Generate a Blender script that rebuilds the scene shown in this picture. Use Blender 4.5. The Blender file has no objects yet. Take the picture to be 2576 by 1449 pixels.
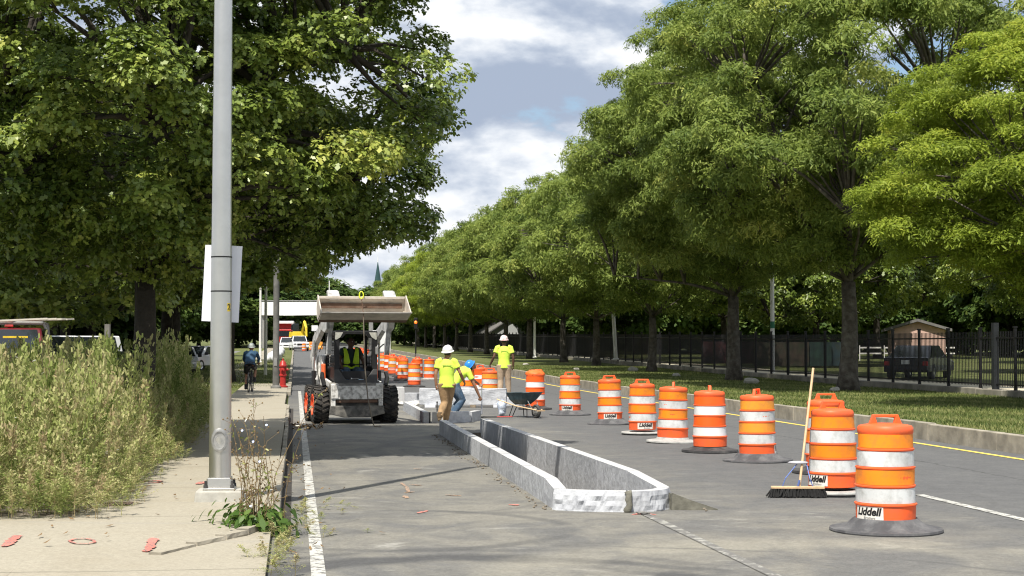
SKYX, SKYY, SKYZ = 0.0, 0.0, 0.0
import bpy, bmesh, math, random
import numpy as np
from mathutils import Vector, Matrix, noise as mnoise
R = math.radians
SC = bpy.context.scene
COL = SC.collection
# ---------------------------------------------------------------- camera
EYE = 1.71; FD = 3936.0; CX, CY = 1288.0, 724.5; PITCH = R(2.146)
cam = bpy.data.cameras.new('camera'); camo = bpy.data.objects.new('camera', cam); COL.objects.link(camo)
camo.location = (0, 0, EYE); camo.rotation_euler = (R(90) + PITCH, 0, 0)
cam.sensor_width = 36; cam.lens = 55.0; cam.clip_end = 6000; cam.clip_start = .1
SC.camera = camo; SC.cycles.filter_width = 1.15
# ---------------------------------------------------------------- sky and sun
SUN_AZ, SUN_EL = R(22.0), R(59)
w = bpy.data.worlds.new('World'); SC.world = w; w.use_nodes = True
nt = w.node_tree; N = nt.nodes; LK = nt.links; N.clear()
def nn(t, **k):
    n = N.new(t)
    for a, b in k.items(): setattr(n, a, b)
    return n
def mth(op, a, b=None, clamp=False):
    n = nn('ShaderNodeMath', operation=op); n.use_clamp = clamp
    for i, v in enumerate((a, b)):
        if v is None: continue
        if isinstance(v, (int, float)): n.inputs[i].default_value = v
        else: LK.new(v, n.inputs[i])
    return n.outputs[0]
def rng_(v, a, b, c=0., d=1.):
    n = nn('ShaderNodeMapRange', interpolation_type='SMOOTHSTEP'); LK.new(v, n.inputs[0])
    for i, x in enumerate((a, b, c, d)): n.inputs[i + 1].default_value = x
    return n.outputs[0]
out = nn('ShaderNodeOutputWorld'); bg = nn('ShaderNodeBackground')
sky = nn('ShaderNodeTexSky', sky_type='NISHITA'); sky.sun_disc = False
sky.sun_elevation = SUN_EL; sky.sun_rotation = R(180) + SUN_AZ; sky.air_density = 1.0; sky.dust_density = .6
tc = nn('ShaderNodeTexCoord')
mp = nn('ShaderNodeMapping'); mp.inputs['Scale'].default_value = (1, 1, 2.2); mp.inputs['Location'].default_value = (SKYX, SKYY, SKYZ)
LK.new(tc.outputs['Generated'], mp.inputs[0])
def cloud(off, scale, det, rough=.55, dist=.3):
    va = nn('ShaderNodeVectorMath', operation='ADD'); LK.new(mp.outputs[0], va.inputs[0]); va.inputs[1].default_value = off
    n = nn('ShaderNodeTexNoise'); n.inputs['Scale'].default_value = scale; n.inputs['Detail'].default_value = det
    n.inputs['Roughness'].default_value = rough; n.inputs['Distortion'].default_value = dist
    LK.new(va.outputs[0], n.inputs['Vector']); return n.outputs['Fac']
n1 = cloud((0, 0, 0), 6.5, 12, .56, .1); n2 = cloud((-.015, -.01, .05), 6.5, 5, .52, .1); big = cloud((3, 1, 2), 2.2, 2)
mask = rng_(mth('ADD', n1, mth('MULTIPLY', mth('SUBTRACT', big, .5), .35)), .345, .41)
n3 = cloud((7, 2, 5), 19, 8, .6, .2)
lit = rng_(mth('ADD', mth('SUBTRACT', n1, n2), mth('MULTIPLY', mth('SUBTRACT', n3, .5), .26)), -.12, .14)
cr = nn('ShaderNodeValToRGB'); LK.new(lit, cr.inputs[0])
e = cr.color_ramp.elements; e[0].position = 0; e[0].color = (.33, .39, .50, 1); e[1].position = 1; e[1].color = (.86, .87, .88, 1)
m_ = cr.color_ramp.elements.new(.42); m_.color = (.53, .58, .66, 1)
sk = nn('ShaderNodeVectorMath', operation='SCALE'); LK.new(sky.outputs[0], sk.inputs[0]); sk.inputs['Scale'].default_value = .10
# higher sky is lit by less cloud: keep ambient moderate away from the horizon
mx = nn('ShaderNodeMix', data_type='RGBA'); LK.new(mask, mx.inputs[0]); LK.new(sk.outputs[0], mx.inputs[6]); LK.new(cr.outputs[0], mx.inputs[7])
LK.new(mx.outputs[2], bg.inputs[0]); bg.inputs[1].default_value = 1.0; LK.new(bg.outputs[0], out.inputs[0])
sl = bpy.data.lights.new('sun', 'SUN'); sl.energy = 5.0; sl.angle = R(.53); sl.color = (1, .94, .84)
so = bpy.data.objects.new('sun', sl); COL.objects.link(so)
TOSUN = Vector((-math.sin(SUN_AZ) * math.cos(SUN_EL), -math.cos(SUN_AZ) * math.cos(SUN_EL), math.sin(SUN_EL)))
so.rotation_euler = (-TOSUN).to_track_quat('-Z', 'Y').to_euler(); so.location = (0, 0, 60)
SC.view_settings.view_transform = 'Standard'; SC.view_settings.look = 'None'; SC.view_settings.exposure = 0.35; SC.view_settings.gamma = 1
# ---------------------------------------------------------------- place coordinates
U = (-.1374, .9905); V = (.9905, .1374); UA = math.atan2(U[1], U[0])   # U along the street, V across it
def gz(Y):
    return 0. if Y < 50 else (.5 * .0083 / 22 * (Y - 50) ** 2 if Y < 72 else .0083 * (Y - 61))
def P(t, s, z=0.):
    X = U[0] * s + V[0] * t; Y = U[1] * s + V[1] * t
    return Vector((X, Y, gz(Y) + z))
def G(px, py, z=0.):
    """where a sight line of the surveyed photograph meets the ground"""
    a = (px - CX) / FD; b = (CY - py) / FD
    dy = math.cos(PITCH) - b * math.sin(PITCH); dz = math.sin(PITCH) + b * math.cos(PITCH)
    Y = 40.
    for _ in range(60):
        k = -dz / dy
        if k <= 1e-5: break
        Y = .5 * Y + .5 * (EYE - gz(Y) - z) / k
    return Vector((a / dy * Y, Y, gz(Y) + z))
def XA(px, Y): return (px - CX) / FD * Y
def ZA(py, Y): return EYE + (872 - py) / FD * Y
# ---------------------------------------------------------------- materials
def mat(name, c, rough=.8, metal=0., var=.15, vs=6., bump=.0, bs=40., dirt=None, da=.5, ds=3., spec=.4, trans=0., coords='Object', bd=.01, coat=0., vary=0.):
    m = bpy.data.materials.new(name); m.use_nodes = True; t = m.node_tree; n = t.nodes; L = t.links
    b = n['Principled BSDF']; b.inputs['Roughness'].default_value = rough; b.inputs['Metallic'].default_value = metal
    b.inputs['Specular IOR Level'].default_value = spec
    if coat: b.inputs['Coat Weight'].default_value = coat
    tc = n.new('ShaderNodeTexCoord'); vec = tc.outputs['Object']
    if coords == 'World':
        g = n.new('ShaderNodeNewGeometry'); vec = g.outputs['Position']
    no = n.new('ShaderNodeTexNoise'); no.inputs['Scale'].default_value = vs; no.inputs['Detail'].default_value = 6; L.new(vec, no.inputs['Vector'])
    r = n.new('ShaderNodeMapRange'); L.new(no.outputs[0], r.inputs[0]); r.inputs[1].default_value = .3; r.inputs[2].default_value = .7
    r.inputs[3].default_value = 1 - var; r.inputs[4].default_value = 1 + var
    sc = n.new('ShaderNodeVectorMath'); sc.operation = 'SCALE'; sc.inputs[0].default_value = c[:3]; L.new(r.outputs[0], sc.inputs['Scale'])
    col = sc.outputs[0]
    if dirt:
        n2 = n.new('ShaderNodeTexNoise'); n2.inputs['Scale'].default_value = ds; n2.inputs['Detail'].default_value = 8; n2.inputs['Roughness'].default_value = .65
        L.new(vec, n2.inputs['Vector'])
        r2 = n.new('ShaderNodeMapRange'); L.new(n2.outputs[0], r2.inputs[0]); r2.inputs[1].default_value = .45; r2.inputs[2].default_value = .7
        r2.inputs[3].default_value = 0; r2.inputs[4].default_value = da
        mx = n.new('ShaderNodeMix'); mx.data_type = 'RGBA'; L.new(r2.outputs[0], mx.inputs[0]); L.new(col, mx.inputs[6]); mx.inputs[7].default_value = (*dirt, 1)
        col = mx.outputs[2]
    if vary:
        oi = n.new('ShaderNodeObjectInfo'); rv = n.new('ShaderNodeMapRange'); L.new(oi.outputs['Random'], rv.inputs[0]); rv.inputs[3].default_value = 1 - vary; rv.inputs[4].default_value = 1 + vary
        sv = n.new('ShaderNodeVectorMath'); sv.operation = 'SCALE'; L.new(col, sv.inputs[0]); L.new(rv.outputs[0], sv.inputs['Scale']); col = sv.outputs[0]
    L.new(col, b.inputs['Base Color'])
    if bump:
        n3 = n.new('ShaderNodeTexNoise'); n3.inputs['Scale'].default_value = bs; n3.inputs['Detail'].default_value = 6; L.new(vec, n3.inputs['Vector'])
        bp = n.new('ShaderNodeBump'); bp.inputs['Strength'].default_value = bump; bp.inputs['Distance'].default_value = bd; L.new(n3.outputs[0], bp.inputs['Height'])
        L.new(bp.outputs[0], b.inputs['Normal'])
    return m
def leafmat(name, cols, trans=.35, rough=.45, spec=.35):
    """leaves: colour from each leaf's own tone value; some light passes through"""
    m = bpy.data.materials.new(name); m.use_nodes = True; t = m.node_tree; n = t.nodes; L = t.links
    b = n['Principled BSDF']; o = n['Material Output']; b.inputs['Roughness'].default_value = rough; b.inputs['Specular IOR Level'].default_value = spec
    a = n.new('ShaderNodeAttribute'); a.attribute_name = 'tone'
    cr = n.new('ShaderNodeValToRGB'); L.new(a.outputs['Fac'], cr.inputs[0]); el = cr.color_ramp.elements
    el[0].position = cols[0][0]; el[0].color = (*cols[0][1], 1); el[1].position = cols[-1][0]; el[1].color = (*cols[-1][1], 1)
    for p_, c_ in cols[1:-1]: q = el.new(p_); q.color = (*c_, 1)
    L.new(cr.outputs[0], b.inputs['Base Color'])
    tr = n.new('ShaderNodeBsdfTranslucent'); L.new(cr.outputs[0], tr.inputs[0])
    ms = n.new('ShaderNodeMixShader'); ms.inputs[0].default_value = trans; L.new(b.outputs[0], ms.inputs[1]); L.new(tr.outputs[0], ms.inputs[2])
    L.new(ms.outputs[0], o.inputs[0]); return m
# ---------------------------------------------------------------- mesh builder
class MB:
    def __init__(s): s.v = []; s.f = []; s.M = Matrix.Identity(4)
    def at(s, loc=(0, 0, 0), rot=(0, 0, 0)):
        from mathutils import Euler
        s.M = Matrix.Translation(loc) @ Euler(rot).to_matrix().to_4x4(); return s
    def add(s, vs, fs):
        o = len(s.v); s.v += [tuple(s.M @ Vector(q)) for q in vs]; s.f += [tuple(i + o for i in q) for q in fs]; return s
    def box(s, c, d, taper=None):
        x, y, z = (q / 2 for q in d); tx, ty = taper or (1, 1)
        s.add([(c[0] + a * x * (tx if k > 0 else 1), c[1] + b_ * y * (ty if k > 0 else 1), c[2] + k * z) for k in (-1, 1) for b_ in (-1, 1) for a in (-1, 1)],
              [(0, 2, 3, 1), (4, 5, 7, 6), (0, 1, 5, 4), (2, 6, 7, 3), (0, 4, 6, 2), (1, 3, 7, 5)]); return s
    def prism(s, poly, a0, a1, ax='x'):
        n = len(poly)
        def q(p, a): return (a, p[0], p[1]) if ax == 'x' else ((p[0], a, p[1]) if ax == 'y' else (p[0], p[1], a))
        s.add([q(p, a0) for p in poly] + [q(p, a1) for p in poly],
              [tuple(range(n))[::-1], tuple(range(n, 2 * n))] + [(i, (i + 1) % n, n + (i + 1) % n, n + i) for i in range(n)]); return s
    def loft(s, pts, rx, ry=None, n=10, side=(1, 0, 0), cap=True):
        """closed tube through pts with half-widths rx (along side) and ry"""
        pts = [Vector(p) for p in pts]; ry = ry or rx
        if isinstance(rx, (int, float)): rx = [rx] * len(pts)
        if isinstance(ry, (int, float)): ry = [ry] * len(pts)
        vs = []; S = Vector(side)
        for i, p in enumerate(pts):
            d = (pts[min(i + 1, len(pts) - 1)] - pts[max(i - 1, 0)]); d = d.normalized() if d.length > 1e-9 else Vector((0, 0, 1))
            a = S - d * S.dot(d)
            if a.length < .05: a = d.orthogonal()
            a.normalize(); b_ = d.cross(a)
            for k in range(n):
                th = 2 * math.pi * k / n; vs.append(tuple(p + a * math.cos(th) * rx[i] + b_ * math.sin(th) * ry[i]))
        m = len(pts); fs = [(i * n + k, i * n + (k + 1) % n, (i + 1) * n + (k + 1) % n, (i + 1) * n + k) for i in range(m - 1) for k in range(n)]
        if cap: fs += [tuple(range(n))[::-1], tuple((m - 1) * n + k for k in range(n))]
        s.add(vs, fs); return s
    def lathe(s, prof, n=24, closed=False):
        m = len(prof); vs = [(r * math.cos(2 * math.pi * k / n), r * math.sin(2 * math.pi * k / n), z) for r, z in prof for k in range(n)]
        fs = [(i * n + k, i * n + (k + 1) % n, (i + 1) * n + (k + 1) % n, (i + 1) * n + k) for i in range(m - 1) for k in range(n)]
        if closed: fs += [((m - 1) * n + k, (m - 1) * n + (k + 1) % n, (k + 1) % n, k) for k in range(n)]
        else: fs += [tuple(range(n))[::-1], tuple((m - 1) * n + k for k in range(n))]
        s.add(vs, fs); return s
    def ball(s, c, r, n=10, m=7):
        rx, ry, rz = r if isinstance(r, (tuple, list)) else (r, r, r)
        vs = [(c[0], c[1], c[2] - rz)]
        for i in range(1, m):
            ph = -math.pi / 2 + math.pi * i / m
            vs += [(c[0] + rx * math.cos(ph) * math.cos(2 * math.pi * k / n), c[1] + ry * math.cos(ph) * math.sin(2 * math.pi * k / n), c[2] + rz * math.sin(ph)) for k in range(n)]
        vs.append((c[0], c[1], c[2] + rz)); T = len(vs) - 1
        fs = [(0, 1 + (k + 1) % n, 1 + k) for k in range(n)] + [(T, T - n + k, T - n + (k + 1) % n) for k in range(n)]
        fs += [(1 + (i) * n + k, 1 + i * n + (k + 1) % n, 1 + (i + 1) * n + (k + 1) % n, 1 + (i + 1) * n + k) for i in range(m - 2) for k in range(n)]
        s.add(vs, fs); return s
    def build(s, name, m=None, parent=None, loc=(0, 0, 0), rotz=0., smooth=False, bevel=0., label=None, seg=2, remesh=0.):
        me = bpy.data.meshes.new(name); me.from_pydata(s.v, [], s.f); me.update()
        b = bmesh.new(); b.from_mesh(me); bmesh.ops.recalc_face_normals(b, faces=b.faces); b.to_mesh(me); b.free()
        o = bpy.data.objects.new(name, me); COL.objects.link(o); o.location = loc; o.rotation_euler = (0, 0, rotz)
        if m: me.materials.append(m)
        if remesh:
            md = o.modifiers.new('r', 'REMESH'); md.mode = 'VOXEL'; md.voxel_size = remesh; md.use_smooth_shade = True
            md2 = o.modifiers.new('s', 'SMOOTH'); md2.factor = .5; md2.iterations = 2
        elif smooth:
            me.polygons.foreach_set('use_smooth', [True] * len(me.polygons))
            if smooth == 'auto': me.set_sharp_from_angle(angle=R(38))
        if bevel:
            md = o.modifiers.new('b', 'BEVEL'); md.width = bevel; md.segments = seg; md.limit_method = 'ANGLE'; md.angle_limit = R(40)
        if parent: o.parent = parent
        if label: o['label'] = label
        return o
def tag(o, label=None, cat=None, group=None, kind=None):
    for k, v in (('label', label), ('category', cat), ('group', group), ('kind', kind)):
        if v: o[k] = v
    return o
def thing(name, label, cat, loc=(0, 0, 0), rotz=0., group=None):
    o = bpy.data.objects.new(name, None); COL.objects.link(o); o.location = loc; o.rotation_euler = (0, 0, rotz); o.empty_display_size = .2
    return tag(o, label, cat, group)
def copy_tree(o, parent=None, top=True):
    c = o.copy(); COL.objects.link(c); c.parent = parent
    for ch in [q for q in o.children]: copy_tree(ch, c, False)
    return c
def ordw(i): return ['first', 'second', 'third', 'fourth', 'fifth', 'sixth', 'seventh', 'eighth', 'ninth', 'tenth', 'eleventh', 'twelfth', 'thirteenth', 'fourteenth', 'fifteenth', 'sixteenth', 'seventeenth', 'eighteenth', 'nineteenth', 'twentieth'][i]
def npmesh(name, verts, m, nface, tone=None, smooth=False, mt=None, parent=None):
    """nface faces of m consecutive vertices each"""
    me = bpy.data.meshes.new(name); nv = len(verts)
    me.vertices.add(nv); me.vertices.foreach_set('co', verts.astype(np.float32).ravel())
    me.loops.add(nface * m); me.loops.foreach_set('vertex_index', np.arange(nface * m, dtype=np.int32))
    me.polygons.add(nface); me.polygons.foreach_set('loop_start', np.arange(nface, dtype=np.int32) * m)
    me.update(calc_edges=True)
    if tone is not None:
        a = me.attributes.new('tone', 'FLOAT', 'FACE'); a.data.foreach_set('value', tone.astype(np.float32))
    if mt: me.materials.append(mt)
    o = bpy.data.objects.new(name, me); COL.objects.link(o)
    if parent: o.parent = parent
    return o
def text_mesh(txt, size, shear=0., bold=.0, space=1.):
    c = bpy.data.curves.new('t', 'FONT'); c.body = txt; c.size = size; c.shear = shear; c.offset = bold; c.align_x = 'CENTER'; c.align_y = 'CENTER'; c.space_character = space
    c.resolution_u = 3
    o = bpy.data.objects.new('t', c); COL.objects.link(o); dg = bpy.context.evaluated_depsgraph_get(); dg.update()
    me = bpy.data.meshes.new_from_object(o.evaluated_get(dg)); COL.objects.unlink(o); bpy.data.objects.remove(o)
    vs = [tuple(v.co) for v in me.vertices]; fs = [tuple(p.vertices) for p in me.polygons]; return vs, fs
# ================================================================ GROUND
def sheet(name, t0, t1, s0, s1, z, m, ds=2., dt=None, zf=None, kind='structure', sides=0.):
    nt_ = max(1, int((t1 - t0) / dt)) if dt else 1; ns = max(1, int((s1 - s0) / ds)); b = MB()
    vs = []
    for j in range(ns + 1):
        for i in range(nt_ + 1):
            t = t0 + (t1 - t0) * i / nt_; s = s0 + (s1 - s0) * j / ns
            vs.append(tuple(P(t, s, z + (zf(t, s) if zf else 0))))
    b.v = vs; n = nt_ + 1
    b.f = [(j * n + i, j * n + i + 1, (j + 1) * n + i + 1, (j + 1) * n + i) for j in range(ns) for i in range(nt_)]
    if sides:
        ring = [i for i in range(nt_ + 1)] + [j * n + nt_ for j in range(1, ns + 1)] + [ns * n + i for i in range(nt_ - 1, -1, -1)] + [j * n for j in range(ns - 1, 0, -1)]
        o = len(b.v); b.v += [(b.v[i][0], b.v[i][1], b.v[i][2] - sides) for i in ring]; K = len(ring)
        b.f += [(ring[k], ring[(k + 1) % K], o + (k + 1) % K, o + k) for k in range(K)]
    o = b.build(name, m); o['kind'] = kind; return o
def shader(name, rough=.9):
    m = bpy.data.materials.new(name); m.use_nodes = True; t = m.node_tree; n = t.nodes; L = t.links
    class H: pass
    h = H(); h.m = m; h.b = n['Principled BSDF']; h.b.inputs['Roughness'].default_value = rough; h.b.inputs['Specular IOR Level'].default_value = .25
    h.pos = n.new('ShaderNodeNewGeometry').outputs['Position']
    def put(i, v):
        if isinstance(v, (int, float)): i.default_value = v
        elif isinstance(v, tuple): i.default_value = v if len(v) != 3 or len(i.default_value) == 3 else (*v, 1)
        else: L.new(v, i)
    def ma(op, a, b=0., clamp=False):
        q = n.new('ShaderNodeMath'); q.operation = op; q.use_clamp = clamp; put(q.inputs[0], a); put(q.inputs[1], b); return q.outputs[0]
    def mr(v, a, b, c=0., d=1.):
        q = n.new('ShaderNodeMapRange'); q.interpolation_type = 'SMOOTHSTEP'; put(q.inputs[0], v)
        for i, x in enumerate((a, b, c, d)): q.inputs[i + 1].default_value = x
        return q.outputs[0]
    def noi(sc, det=5, rough=.6, vec=None, dist=0.):
        q = n.new('ShaderNodeTexNoise'); q.inputs['Scale'].default_value = sc; q.inputs['Detail'].default_value = det; q.inputs['Roughness'].default_value = rough
        q.inputs['Distortion'].default_value = dist; L.new(vec or h.pos, q.inputs['Vector']); return q.outputs[0]
    def mapv(scale, rot=0., loc=(0, 0, 0)):
        q = n.new('ShaderNodeMapping'); q.inputs['Scale'].default_value = scale; q.inputs['Rotation'].default_value = (0, 0, rot); q.inputs['Location'].default_value = loc
        L.new(h.pos, q.inputs[0]); return q.outputs[0]
    def dot(v):
        q = n.new('ShaderNodeVectorMath'); q.operation = 'DOT_PRODUCT'; L.new(h.pos, q.inputs[0]); q.inputs[1].default_value = v; return q.outputs['Value']
    def mix(f, a, b):
        q = n.new('ShaderNodeMix'); q.data_type = 'RGBA'; put(q.inputs[0], f); put(q.inputs[6], a); put(q.inputs[7], b); return q.outputs[2]
    def mul(c, f):
        q = n.new('ShaderNodeVectorMath'); q.operation = 'SCALE'; put(q.inputs[0], c); put(q.inputs['Scale'], f); return q.outputs[0]
    def dist(p):
        q = n.new('ShaderNodeVectorMath'); q.operation = 'DISTANCE'; L.new(h.pos, q.inputs[0]); q.inputs[1].default_value = p; return q.outputs['Value']
    def bump(v, st, d=.01):
        q = n.new('ShaderNodeBump'); q.inputs['Strength'].default_value = st; q.inputs['Distance'].default_value = d; L.new(v, q.inputs['Height']); L.new(q.outputs[0], h.b.inputs['Normal'])
    h.put, h.ma, h.mr, h.noi, h.mapv, h.dot, h.mix, h.mul, h.dist, h.bump = put, ma, mr, noi, mapv, dot, mix, mul, dist, bump
    h.col = lambda c: L.new(c, h.b.inputs['Base Color'])
    return h
# road: worn asphalt, dusty on the works side
h = shader('asphalt', .88)
T = h.dot((V[0], V[1], 0)); S = h.dot((U[0], U[1], 0))
grain = h.noi(90, 3, .7); mid = h.noi(1.3, 6, .6)
smear = h.noi(.75, 9, .66, h.mapv((1.1, .8, 1), R(6)), .9)
smear2 = h.noi(.8, 8, .64, h.mapv((.6, 1.0, 1), R(-14)), 1.6)
c = h.mul((.112, .113, .114), h.mr(grain, .25, .75, .72, 1.28)); c = h.mix(h.mr(mid, .35, .7, 0, .45), c, (.145, .145, .142))
edge = h.ma('ADD', T, h.ma('MULTIPLY', h.ma('SUBTRACT', smear2, .5), 4.2))
dust = h.mr(edge, 6.4, 2.9); far = h.mr(S, 60, 36); near = h.mr(S, 19, 14)
dust = h.ma('MULTIPLY', h.ma('MAXIMUM', dust, h.ma('MULTIPLY', h.mr(edge, 8.6, 4.2), near)), far)
tan_ = h.mul((.205, .196, .170), h.mr(grain, .2, .8, .86, 1.14))
c = h.mix(h.ma('MULTIPLY', dust, h.mr(smear, .36, .60, .22, 1.)), c, tan_)
c = h.mix(h.ma('MULTIPLY', dust, h.mr(smear2, .54, .66, 0, .6)), c, (.125, .122, .115))
c = h.mix(h.ma('MULTIPLY', dust, h.mr(h.noi(.8, 6, .6, h.mapv((.9, 1.5, 1), R(3), (9, 3, 0)), 1.), .6, .7, 0, .6)), c, (.36, .35, .315))
for ctr, r0, wd, am in ((G(1180, 1490), 1.75, .20, 1.1), (G(1180, 1490), 2.25, .10, .5), (G(1130, 1560), 2.9, .12, .7), (G(1000, 1330), 1.6, .09, .5), (G(2250, 1500), 2.9, .35, -.35), (G(900, 1250), 2.2, .05, .35), (G(1000, 1120), 2.5, .06, .4), (G(1500, 1620), 4.4, .05, .4), (G(1900, 1250), 2.6, .04, .3)):
    dd = h.ma('ABSOLUTE', h.ma('SUBTRACT', h.ma('ADD', h.dist(tuple(ctr)), h.ma('MULTIPLY', h.ma('SUBTRACT', smear, .5), .35)), r0))
    f = h.ma('MULTIPLY', h.mr(dd, wd * 1.6, wd * .3), h.mr(h.noi(.7, 3, .5, h.mapv((1, 1, 1), 0, (r0, am, 0))), .38, .5))
    c = h.mix(h.ma('MULTIPLY', f, abs(am)), c, (.085, .085, .085) if am > 0 else (.33, .31, .25))
crack = h.mr(h.ma('ABSOLUTE', h.ma('SUBTRACT', h.ma('ADD', T, h.ma('MULTIPLY', h.noi(1.5, 5), .3)), 9.4)), .03, .012)
c = h.mix(h.ma('MULTIPLY', crack, .6), c, (.05, .05, .05))
c = h.mul(c, h.mr(h.noi(24, 6, .85), .3, .7, .80, 1.20)); c = h.mul(c, h.mr(h.noi(5, 8, .75), .3, .7, .88, 1.12)); h.col(c); h.bump(grain, .35, .006); M_ROAD = h.m
# concrete walk
h = shader('walk_concrete', .92); T = h.dot((V[0], V[1], 0)); S = h.dot((U[0], U[1], 0))
g1 = h.noi(60, 4, .7); g2 = h.noi(1.1, 7, .65); st = h.noi(.8, 6, .6, h.mapv((.4, 1.6, 1), R(8)), 1.)
c = h.mul((.345, .315, .25), h.mr(g1, .25, .75, .9, 1.1)); c = h.mix(h.mr(g2, .4, .75, 0, .55), c, (.30, .265, .20)); c = h.mix(h.mr(st, .58, .66, 0, .35), c, (.30, .285, .25))
j = h.mr(h.ma('ABSOLUTE', h.ma('SUBTRACT', h.ma('MODULO', h.ma('ADD', S, 1.8), 3.05), 1.5)), .022, .008)
j2 = h.mr(h.ma('ABSOLUTE', h.ma('ADD', T, 3.4)), .02, .008)
c = h.mix(h.ma('MULTIPLY', h.ma('MAXIMUM', j, j2), .7), c, (.15, .14, .11)); c = h.mul(c, h.mr(h.noi(22, 6, .85), .3, .7, .86, 1.13)); h.col(c); h.bump(g1, .3, .004); M_WALK = h.m
# lawn soil
h = shader('turf', .95); a = h.noi(7, 6, .7); b_ = h.noi(.5, 5, .6); f = h.noi(45, 3, .7)
c = h.mix(h.mr(a, .35, .65), (.06, .085, .022), (.13, .145, .045)); c = h.mix(h.mr(b_, .45, .7, 0, .6), c, (.20, .19, .085)); c = h.mul(c, h.mr(f, .3, .7, .7, 1.3)); h.col(c); h.bump(f, .6, .03); M_TURF = h.m
h = shader('lot_asphalt', .9); g1 = h.noi(50, 4, .7); c = h.mul((.17, .168, .16), h.mr(g1, .25, .75, .8, 1.2)); c = h.mix(h.mr(h.noi(.6, 5), .45, .7, 0, .5), c, (.25, .24, .22)); h.col(c); M_LOT = h.m
M_DIRT = mat('dirt', (.22, .19, .15), .95, var=.35, vs=9, bump=.6, bs=30, coords='World', dirt=(.12, .1, .08), ds=4)
M_PALEC = mat('pale_concrete', (.55, .50, .38), .9, var=.12, vs=3, coords='World')
M_GRAN = mat('granite', (.44, .455, .48), .8, var=.12, vs=5, bump=.7, bs=13, dirt=(.29, .30, .33), da=.7, ds=8, bd=.02, vary=.16)
M_GRANTOP = mat('sawn_granite', (.50, .50, .50), .7, var=.08, vs=12, bump=.1, bs=60)
M_OLDGRAN = mat('weathered_granite', (.33, .30, .24), .9, var=.3, vs=2.5, bump=.5, bs=14, dirt=(.12, .11, .09), da=.7, ds=2.2, coords='World')
M_STONEWALL = mat('wall_stone', (.27, .25, .21), .9, var=.3, vs=1.6, bump=.6, bs=6, dirt=(.10, .095, .08), da=.7, ds=1.2, coords='World')
def paint(name, c, thr=.5, sc=14., coords='World'):
    h = shader(name, .7); n_ = h.noi(sc, 8, .7); q = h.mix(h.mr(n_, thr - .04, thr + .06, 0, 1), c, (.17, .165, .155)); q = h.mul(q, h.mr(h.noi(2.), .3, .7, .88, 1.08)); h.col(q); return h.m
M_WHITE = paint('road_paint_white', (.50, .495, .46), .53, 10); M_WORN = paint('worn_white_paint', (.36, .355, .32), .44, 7)
M_YEL = paint('road_paint_yellow', (.78, .60, .13), .64); M_PINK = paint('marking_spray_red', (.72, .22, .17), .50, 45); M_ORS = paint('marking_spray_orange', (.62, .36, .20), .47, 50)
# big base sheet to the horizon
b = MB(); xs = [-3000, -800, -200, -60, -20, 0, 20, 60, 200, 800, 3000]; ys = [-200, -20, 0, 20, 40, 50, 54, 58, 62, 66, 72, 90, 120, 200, 400, 900, 3000]
b.v = [(x, y, gz(y) - .03) for y in ys for x in xs]; n = len(xs)
b.f = [(j * n + i, j * n + i + 1, (j + 1) * n + i + 1, (j + 1) * n + i) for j in range(len(ys) - 1) for i in range(n - 1)]
GROUND = b.build('ground', M_TURF); GROUND['kind'] = 'structure'
ROAD = sheet('road', -.20, 11.55, -12, 520, 0, M_ROAD, 3.)
sheet('parking_lot', -60, -6.6, 22, 200, .02, M_LOT, 4.)
# sidewalk with a broken raised lip near the front, ramping down to the front slab
def sm(x, a, b):
    x = max(0, min(1, (x - a) / (b - a))); return x * x * (3 - 2 * x)
def wz(t, s):
    if s > 40: return 0
    k = sm(-t, 1.0, 1.9)
    sb = 14 + (max(min(t, -.4), -1.0) + .4) * 1.83 if t < -.38 else 14.0 + (t + .38) * 6
    sb += .05 * mnoise.noise((t * 6, 0, 3)) + .02 * mnoise.noise((t * 23, 0, 3)); wd = .09 + k * 2.2
    return -.075 * (1 - sm(s, sb - .02 - k * 1.4, sb + 1.2))
sheet('sidewalk', -2.05, -.205, 6, 17.5, .13, M_WALK, .1, .1, wz, sides=.2)
sheet('sidewalk_beyond', -2.05, -.205, 17.5, 43.6, .13, M_WALK, 1., sides=.2)
sheet('gutter_dirt_shade', -.13, -.03, 14.6, 43.6, .006, mat('gutter_grime_shade', (.045, .04, .035), .95, var=.4, vs=9, coords='World'), 2.)  # dark strip at the kerb foot: dirt plus the kerb's shade painted into the colour
sheet('front_pavement', -14, -2.05, 6, 15.1, .13, M_WALK, .5, .3, lambda t, s: wz(max(t, -3), s) if s < 40 else 0, sides=.2)
sheet('far_sidewalk', -2.05, -.27, 43.6, 66, .13, M_WALK, 2., sides=.16)
sheet('path', -4.0, -2.2, 66, 240, .06, M_WALK, 3.)
sheet('planting_bed', -6.6, -2.05, 15.1, 44, .12, M_DIRT, 1., .5, lambda t, s: .03 * mnoise.noise((t, s, 0)))
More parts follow.
